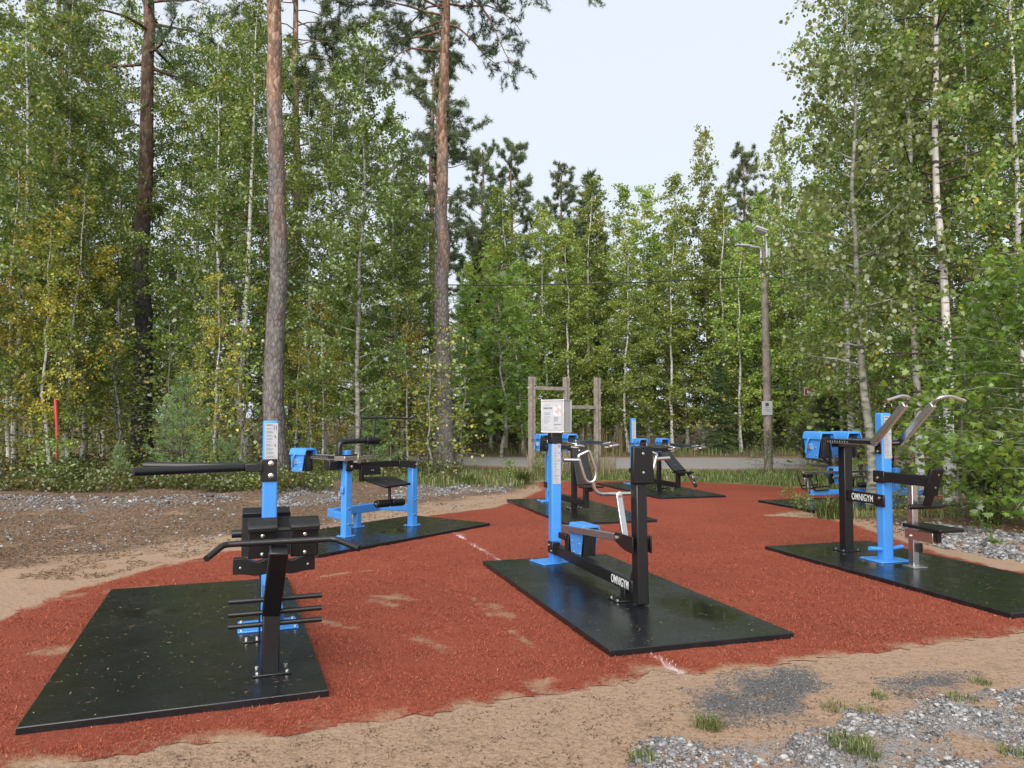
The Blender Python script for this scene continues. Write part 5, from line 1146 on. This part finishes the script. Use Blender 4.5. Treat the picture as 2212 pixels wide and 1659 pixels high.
def poly_pts(P, n, r, dens=None):
    lo, hi = P.min(0), P.max(0); x = r.uniform(lo[0], hi[0], n); y = r.uniform(lo[1], hi[1], n); k_ = sdist(P, x, y) + .12 * fbm(x, y, .5, 90) < 0
    x, y = x[k_], y[k_]
    if dens is not None: q = r.random(len(x)) < dens(x, y); x, y = x[q], y[q]
    return x, y
NEAR = GRAV[4]
x, y = poly_pts(NEAR, 52000, r_, lambda x, y: np.clip(.30 + 1.2 * fbm(x, y, .75, 5), .02, .9))
k_ = (y > 2.6) & (turf_edge(x, y) > .05); stones('near_gravel', 'grey and white stones scattered at the bottom right', x[k_], y[k_], .0115, r_, big=.16, mean=.46, sink=.35)
x, y = poly_pts(GREY, 9000, r_); x2, y2 = poly_pts(GREY2, 4000, r_); stones('fine_gravel', 'fine dark grey grit on the sand below the middle mat', np.r_[x, x2], np.r_[y, y2], .0055, r_, mean=.22)
for i, (P, n, lb) in enumerate(((GRAV[0], 7000, 'white gravel band on the far left'), (GRAV[1], 4500, 'white gravel by the nearest pine trunk'), (GRAV[2], 5500, 'white gravel in front of the pine with the drooping branch'), (GRAV[3], 20000, 'grey gravel strip on the right behind the pull-down machine'))):
    x, y = poly_pts(P, n, r_, lambda x, y: np.clip(.35 + 1.1 * fbm(x, y, .9, 92), .02, 1)); k_ = turf_edge(x, y) > .1; stones('gravel_band', lb, x[k_], y[k_], .032, r_, big=.03, mean=.46)
x, y = in_px(2600, -100, 1150, 1058, 1190, r_); k_ = keep_off(x, y, .35) ; stones('scattered_pebbles', 'single pebbles lying in the brown litter on the left', x[k_], y[k_], .026, r_)
for px_, py_, s_, lb in ((975, 1062, .16, 'round pinkish stone behind the machine with the bent pipe'), (738, 1078, .13, 'pale boulder in the gravel near the blue four-legged machine'), (1104, 1052, .22, 'flat white stone in the gravel left of the press bench mat'), (655, 1048, .14, 'rounded stone at the foot of the nearest pine')):
    p = pix(px_, py_); o = stones('boulder', lb, np.array([p.x]), np.array([p.y]), s_, r_, kind=None, sink=.2); o['category'] = 'stone'
def slips(name, label, P, length, width, r, mat_='litter_leaf', tilt=.15, kind='stuff', lo=0., hi=1.):
    n = len(P); th = r.uniform(0, 6.28, n); L = length * r.uniform(.5, 1.5, n) / 2; w = width * r.uniform(.6, 1.4, n) / 2
    a = np.stack([np.cos(th), np.sin(th), r.normal(size=n) * tilt], 1) * L[:, None]; s = np.stack([-np.sin(th), np.cos(th), r.normal(size=n) * tilt], 1) * w[:, None]; P = P + np.c_[np.zeros((n, 2)), L * tilt * .5 + .002]
    V = np.stack([P - a, P - s, P + a, P + s], 1).reshape(-1, 3)
    link(name, np_mesh(name, V, np.arange(4 * n).reshape(-1, 4), MATS[mat_], False, dict(rnd=np.repeat(r.uniform(lo, hi, n), 4))), label=label, kind=kind, cat='litter')
x, y = in_px(46000, -150, 1180, 1052, 1250, r_); k_ = (sdist(TURF, x, y) > .15) & (fbm(x, y, .8, 95) + .5 * (sdist(LITTER, x, y) < 0) > -.05); P = on_ground(x[k_], y[k_]); slips('leaf_litter', 'brown needles and leaves lying left of the turf', P, .045, .009, r_, tilt=.3, lo=.0, hi=.85)
x, y = in_px(9000, 1680, 2300, 1085, 1180, r_); k_ = sdist(TURF, x, y) > .15; slips('leaf_litter', 'brown needles and leaves under the trees on the right', on_ground(x[k_], y[k_]), .055, .013, r_, tilt=.3)
x, y = in_px(26000, 0, 2212, 1370, 1680, r_); k_ = turf_edge(x, y) > .05; slips('sand_needles', 'pine needles scattered over the sand in front', on_ground(x[k_], y[k_]), .030, .0022, r_, tilt=.15, lo=.1, hi=1.)
x, y = in_px(9000, 300, 2250, 1480, 1675, r_); k_ = (turf_edge(x, y) > .08) & (fbm(x, y, .32, 99) > .32); slips('sand_crumbs', 'dark moss crumbs and bark bits on the sand in front', on_ground(x[k_], y[k_]), .014, .007, r_, tilt=.4, lo=.0, hi=.3)
x, y = in_px(1800, -50, 2260, 1050, 1640, r_); k_ = turf_edge(x, y) < -.1; P = on_ground(x[k_], y[k_]); P[:, 2] += .026; slips('turf_needles', 'pale needles and seeds scattered over the turf', P, .034, .003, r_, tilt=.2, lo=.5, hi=1.)
QP = []
for (cx, cy, a, w, l), n in zip(MATFRAMES, (240, 110, 230, 260, 120, 260, 80)):
    u = r_.uniform(-.49, .49, (n, 2)) * (w, l); c, s = math.cos(a), math.sin(a); QP.append(np.c_[cx + u[:, 0] * c - u[:, 1] * s, cy + u[:, 0] * s + u[:, 1] * c, np.full(n, MZ + .001)])
QP = np.concatenate(QP); slips('mat_needles', 'pale needles and birch seeds lying on the rubber mats', QP, .030, .0045, r_, tilt=.05, lo=.75, hi=1.)
u = np.concatenate([q for q in (QP[r_.integers(0, len(QP), 1500)] + np.c_[r_.normal(size=(1500, 2)) * .10, np.zeros(1500)],)])
inside = np.zeros(len(u), bool)
for (cx, cy, a, w, l) in MATFRAMES:
    dx, dy = u[:, 0] - cx, u[:, 1] - cy; c, s = math.cos(a), math.sin(a); inside |= (np.abs(dx * c + dy * s) < w * .49) & (np.abs(-dx * s + dy * c) < l * .49)
slips('mat_grains', 'sand grains lying on the rubber mats', u[inside], .007, .006, r_, tilt=.05, lo=.7, hi=1.)
# shrubs and weeds on the right gravel
p = pix(2140, 1176); o = empty('leaf_rosette', (p.x, p.y, 0), label='flat green weed rosette on the right gravel', cat='plant')
V, F, k = leaves(np.c_[r_.normal(size=(26, 2)) * .012, np.full(26, .02)], .13, 'long', r_, -.05, .6, tipdir=np.c_[r_.normal(size=(26, 2)), np.full(26, .25)]); link('leaf_blades', np_mesh('leaf_blades', V, F, MATS['leaf_maple'], False, dict(rnd=np.repeat(r_.random(26) * .6, k))), o)
# ------------------------------------------------------------------ wooden pull-up frame
def zg(x, y): return float(height(np.array([x]), np.array([y]))[0])
posts = [pix(1149, 1031), pix(1224, 1027), pix(1291, 1023)]
t = empty('pull_up_frame', posts[1], 0, label='weathered wooden pull-up frame with three posts and two bars', cat='pull-up frame'); O = posts[1]
for p, zt in zip(posts, (2.66, 2.68, 2.70)):
    q = p - O; d = (posts[2] - posts[0]).normalized(); nn = Vector((-d.y, d.x, 0))
    a_ = math.atan2(d.y, d.x)
    pm = MB().box((q.x, q.y, zt / 2 - .1), (.05, .15, zt + .2), rot_z(a_)); o = None
    o = MB().box((q.x - d.x * .05, q.y - d.y * .05, zt / 2 - .1), (.045, .145, zt + .2), rot_z(a_)).build('post_plank', 'wood_grey', t, .005)
    o2 = MB().box((q.x + d.x * .05, q.y + d.y * .05, zt / 2 - .1), (.045, .145, zt + .19), rot_z(a_)).build('post_plank', 'wood_grey', t, .005)
    MB().box((q.x, q.y + .01, zt / 2 - .1), (.052, .10, zt + .17), rot_z(a_)).build('post_core', 'wood_grey', t, .005)
    h = MB()
    for k in range(7): h.tube([(q.x + d.x * .05 - nn.x * .07, q.y + d.y * .05 - nn.y * .07, .5 + .32 * k), (q.x + d.x * .05 - nn.x * .078, q.y + d.y * .05 - nn.y * .078, .5 + .32 * k)], .018, 8)
    h.build('bolt_holes', 'ink', t)
q0, q1, q2 = (p - O for p in posts)
MB().bar((q0.x, q0.y, 2.36), (q1.x, q1.y, 2.36), .05, .095).build('crossbar', 'wood_grey', t, .005)
MB().bar((q1.x, q1.y, 1.86), (q2.x, q2.y, 1.86), .05, .095).build('crossbar', 'wood_grey', t, .005)
for q, z in ((q0, 2.36), (q1, 2.36), (q1, 1.86), (q2, 1.86)):
    MB().tube([(q.x - .12, q.y - .03, z), (q.x + .12, q.y - .0, z)], .012, 8).build('pin', 'galv', t)
# ------------------------------------------------------------------ street lamp on a wooden pole
P0 = pix(1660, 1019); t = empty('street_lamp', (P0.x, P0.y, zg(P0.x, P0.y)), 0, label='grey wooden utility pole with two street lamps', cat='street lamp')
MB().tube([(0, 0, -.2), (0, 0, 1.5), (-.02, 0, 4), (-.06, 0, 6.52)], [.125, .12, .105, .092], 16).build('pole', 'wood_pole', t)
a = MB().tube([(-.16, -.10, 6.0), (-.16, -.10, 6.45), (-.20, -.13, 6.55), (-.55, -.20, 6.56)], .032, 10, fillet=.10).build('lamp_arm', 'lamp_grey', t)
MB().tube([(-.0, -.12, 6.0), (-.0, -.12, 6.75), (-.10, -.18, 6.95), (-.16, -.22, 6.98)], .032, 10, fillet=.15).build('lamp_arm', 'lamp_grey', t)
h = MB(); pr = [(-.09, 0), (-.085, .035), (-.03, .06), (.03, .06), (.085, .035), (.09, 0), (.06, -.02), (-.06, -.02)]
h.prism(pr, (-.55, -.20, 6.56), (-.80, -.25, 6.57)); h.prism([(x * .8, z * .7) for x, z in pr], (-.80, -.25, 6.572), (-.95, -.28, 6.575)); h.tube([(-.46, -.18, 6.56), (-.56, -.2, 6.56)], .055, 12); h.build('lamp_head', 'lamp_grey', t, .008)
h = MB().box((-.22, -.28, 7.03), (.36, .26, .075), Matrix.Rotation(R(20), 3, 'Y') @ Matrix.Rotation(R(-12), 3, 'X')); h.build('lamp_head', 'lamp_grey', t, .02)
MB().box((-.22, -.285, 6.975), (.28, .20, .02), Matrix.Rotation(R(20), 3, 'Y') @ Matrix.Rotation(R(-12), 3, 'X')).build('lamp_glass', 'white_print', t)
MB().box((.04, -.13, 6.3), (.10, .08, .42)).build('junction_box', 'lamp_grey', t, .01)
MB().box((-.12, -.14, 5.98), (.12, .10, .22)).build('wire_clamp', 'wire', t, .01)
for z, x in ((5.72, -.12), (5.68, .12), (5.78, .0)): MB().tube([(x - .05, -.13, z), (x + .05, -.13, z + .02)], .045, 10).build('insulator', 'white_print', t)
n_ = MB().box((-.06, -.135, 1.85), (.30, .015, .40)).build('pole_notice', 'paper', t); MB().box((-.06, -.144, 1.95), (.10, .002, .10)).build('notice_mark', 'ink', n_); 
l_ = MB()
for k in range(3): l_.box((-.06 + .02 * k, -.144, 1.86 - .05 * k), (.16, .002, .016))
l_.build('notice_lines', 'ink_grey', n_)
def wire(name, label, a, b_, sag, r=.012):
    a, b_ = Vector(a), Vector(b_); pts = []
    for k in range(25): u = k / 24; p = a.lerp(b_, u); p.z -= sag * 4 * u * (1 - u); pts.append(p)
    MB().tube(pts, r, 6).build(name, 'wire', label=label, cat='wire', group='overhead wires')
W0 = Vector((P0.x - .1, P0.y - .1, 5.72))
wire('overhead_wire', 'black overhead wire running left from the lamp pole', W0, (-19, 20.5, 6.6), .75, .016)
wire('overhead_wire', 'black overhead wire running right from the lamp pole', (P0.x + .1, P0.y - .1, 5.70), (24, 24, 5.6), .5, .016)
wire('guy_wire', 'thin guy wire slanting down from the lamp pole', (P0.x + .05, P0.y, 5.6), (P0.x + 2.0, P0.y + 2.2, .0), .0, .007)
# ------------------------------------------------------------------ signpost, marker stake
sx = at(1817, 23.2); t = empty('signpost', (sx.x, sx.y, zg(sx.x, sx.y)), 0, label='grey metal post with a small brown path sign', cat='sign')
MB().tube([(0, 0, -.1), (0, 0, 2.86)], .048, 14).build('post', 'galv', t)
MB().box((-.62, -.07, 2.36), (1.06, .025, .235)).build('sign_edge', 'white_print', t, .004); s = MB().box((-.62, -.085, 2.36), (1.03, .01, .205)).build('sign_plate', 'sign_brown', t)
lettering('kuntorata', .10, t, (-.78, -.0915, 2.355), (R(90), 0, 0), 'lettering', .005, 'sign_text', .55)
MB().bar((-.34, -.0915, 2.33), (-.28, -.0915, 2.40), .004, .02, (0, 1, 0)).bar((-.28, -.0915, 2.40), (-.24, -.0915, 2.33), .004, .02, (0, 1, 0)).build('sign_arrow', 'lettering', t)
MB().box((-.17, -.0915, 2.37), (.035, .002, .06)).box((-.17, -.0915, 2.32), (.05, .002, .03)).build('sign_symbol', 'lettering', t)
for z in (2.28, 2.44): MB().bar((-.10, -.06, z), (.05, -.02, z), .03, .03).tube([(0, 0, z - .015), (0, 0, z + .015)], .06, 12).build('sign_clamp', 'galv', t)
sp = at(123, 16.2); z0 = zg(sp.x, sp.y)
t = empty('marker_stake', (sp.x, sp.y, z0), 0, label='curved red plastic marker stake among the birches on the left', cat='stake')
MB().tube([(.03, 0, -.1), (.025, 0, .7), (.01, 0, 1.2), (-.035, 0, 1.72), (-.045, 0, 1.77)], [.032, .032, .032, .03, .012], 10).build('stake_body', 'red_plastic', t)
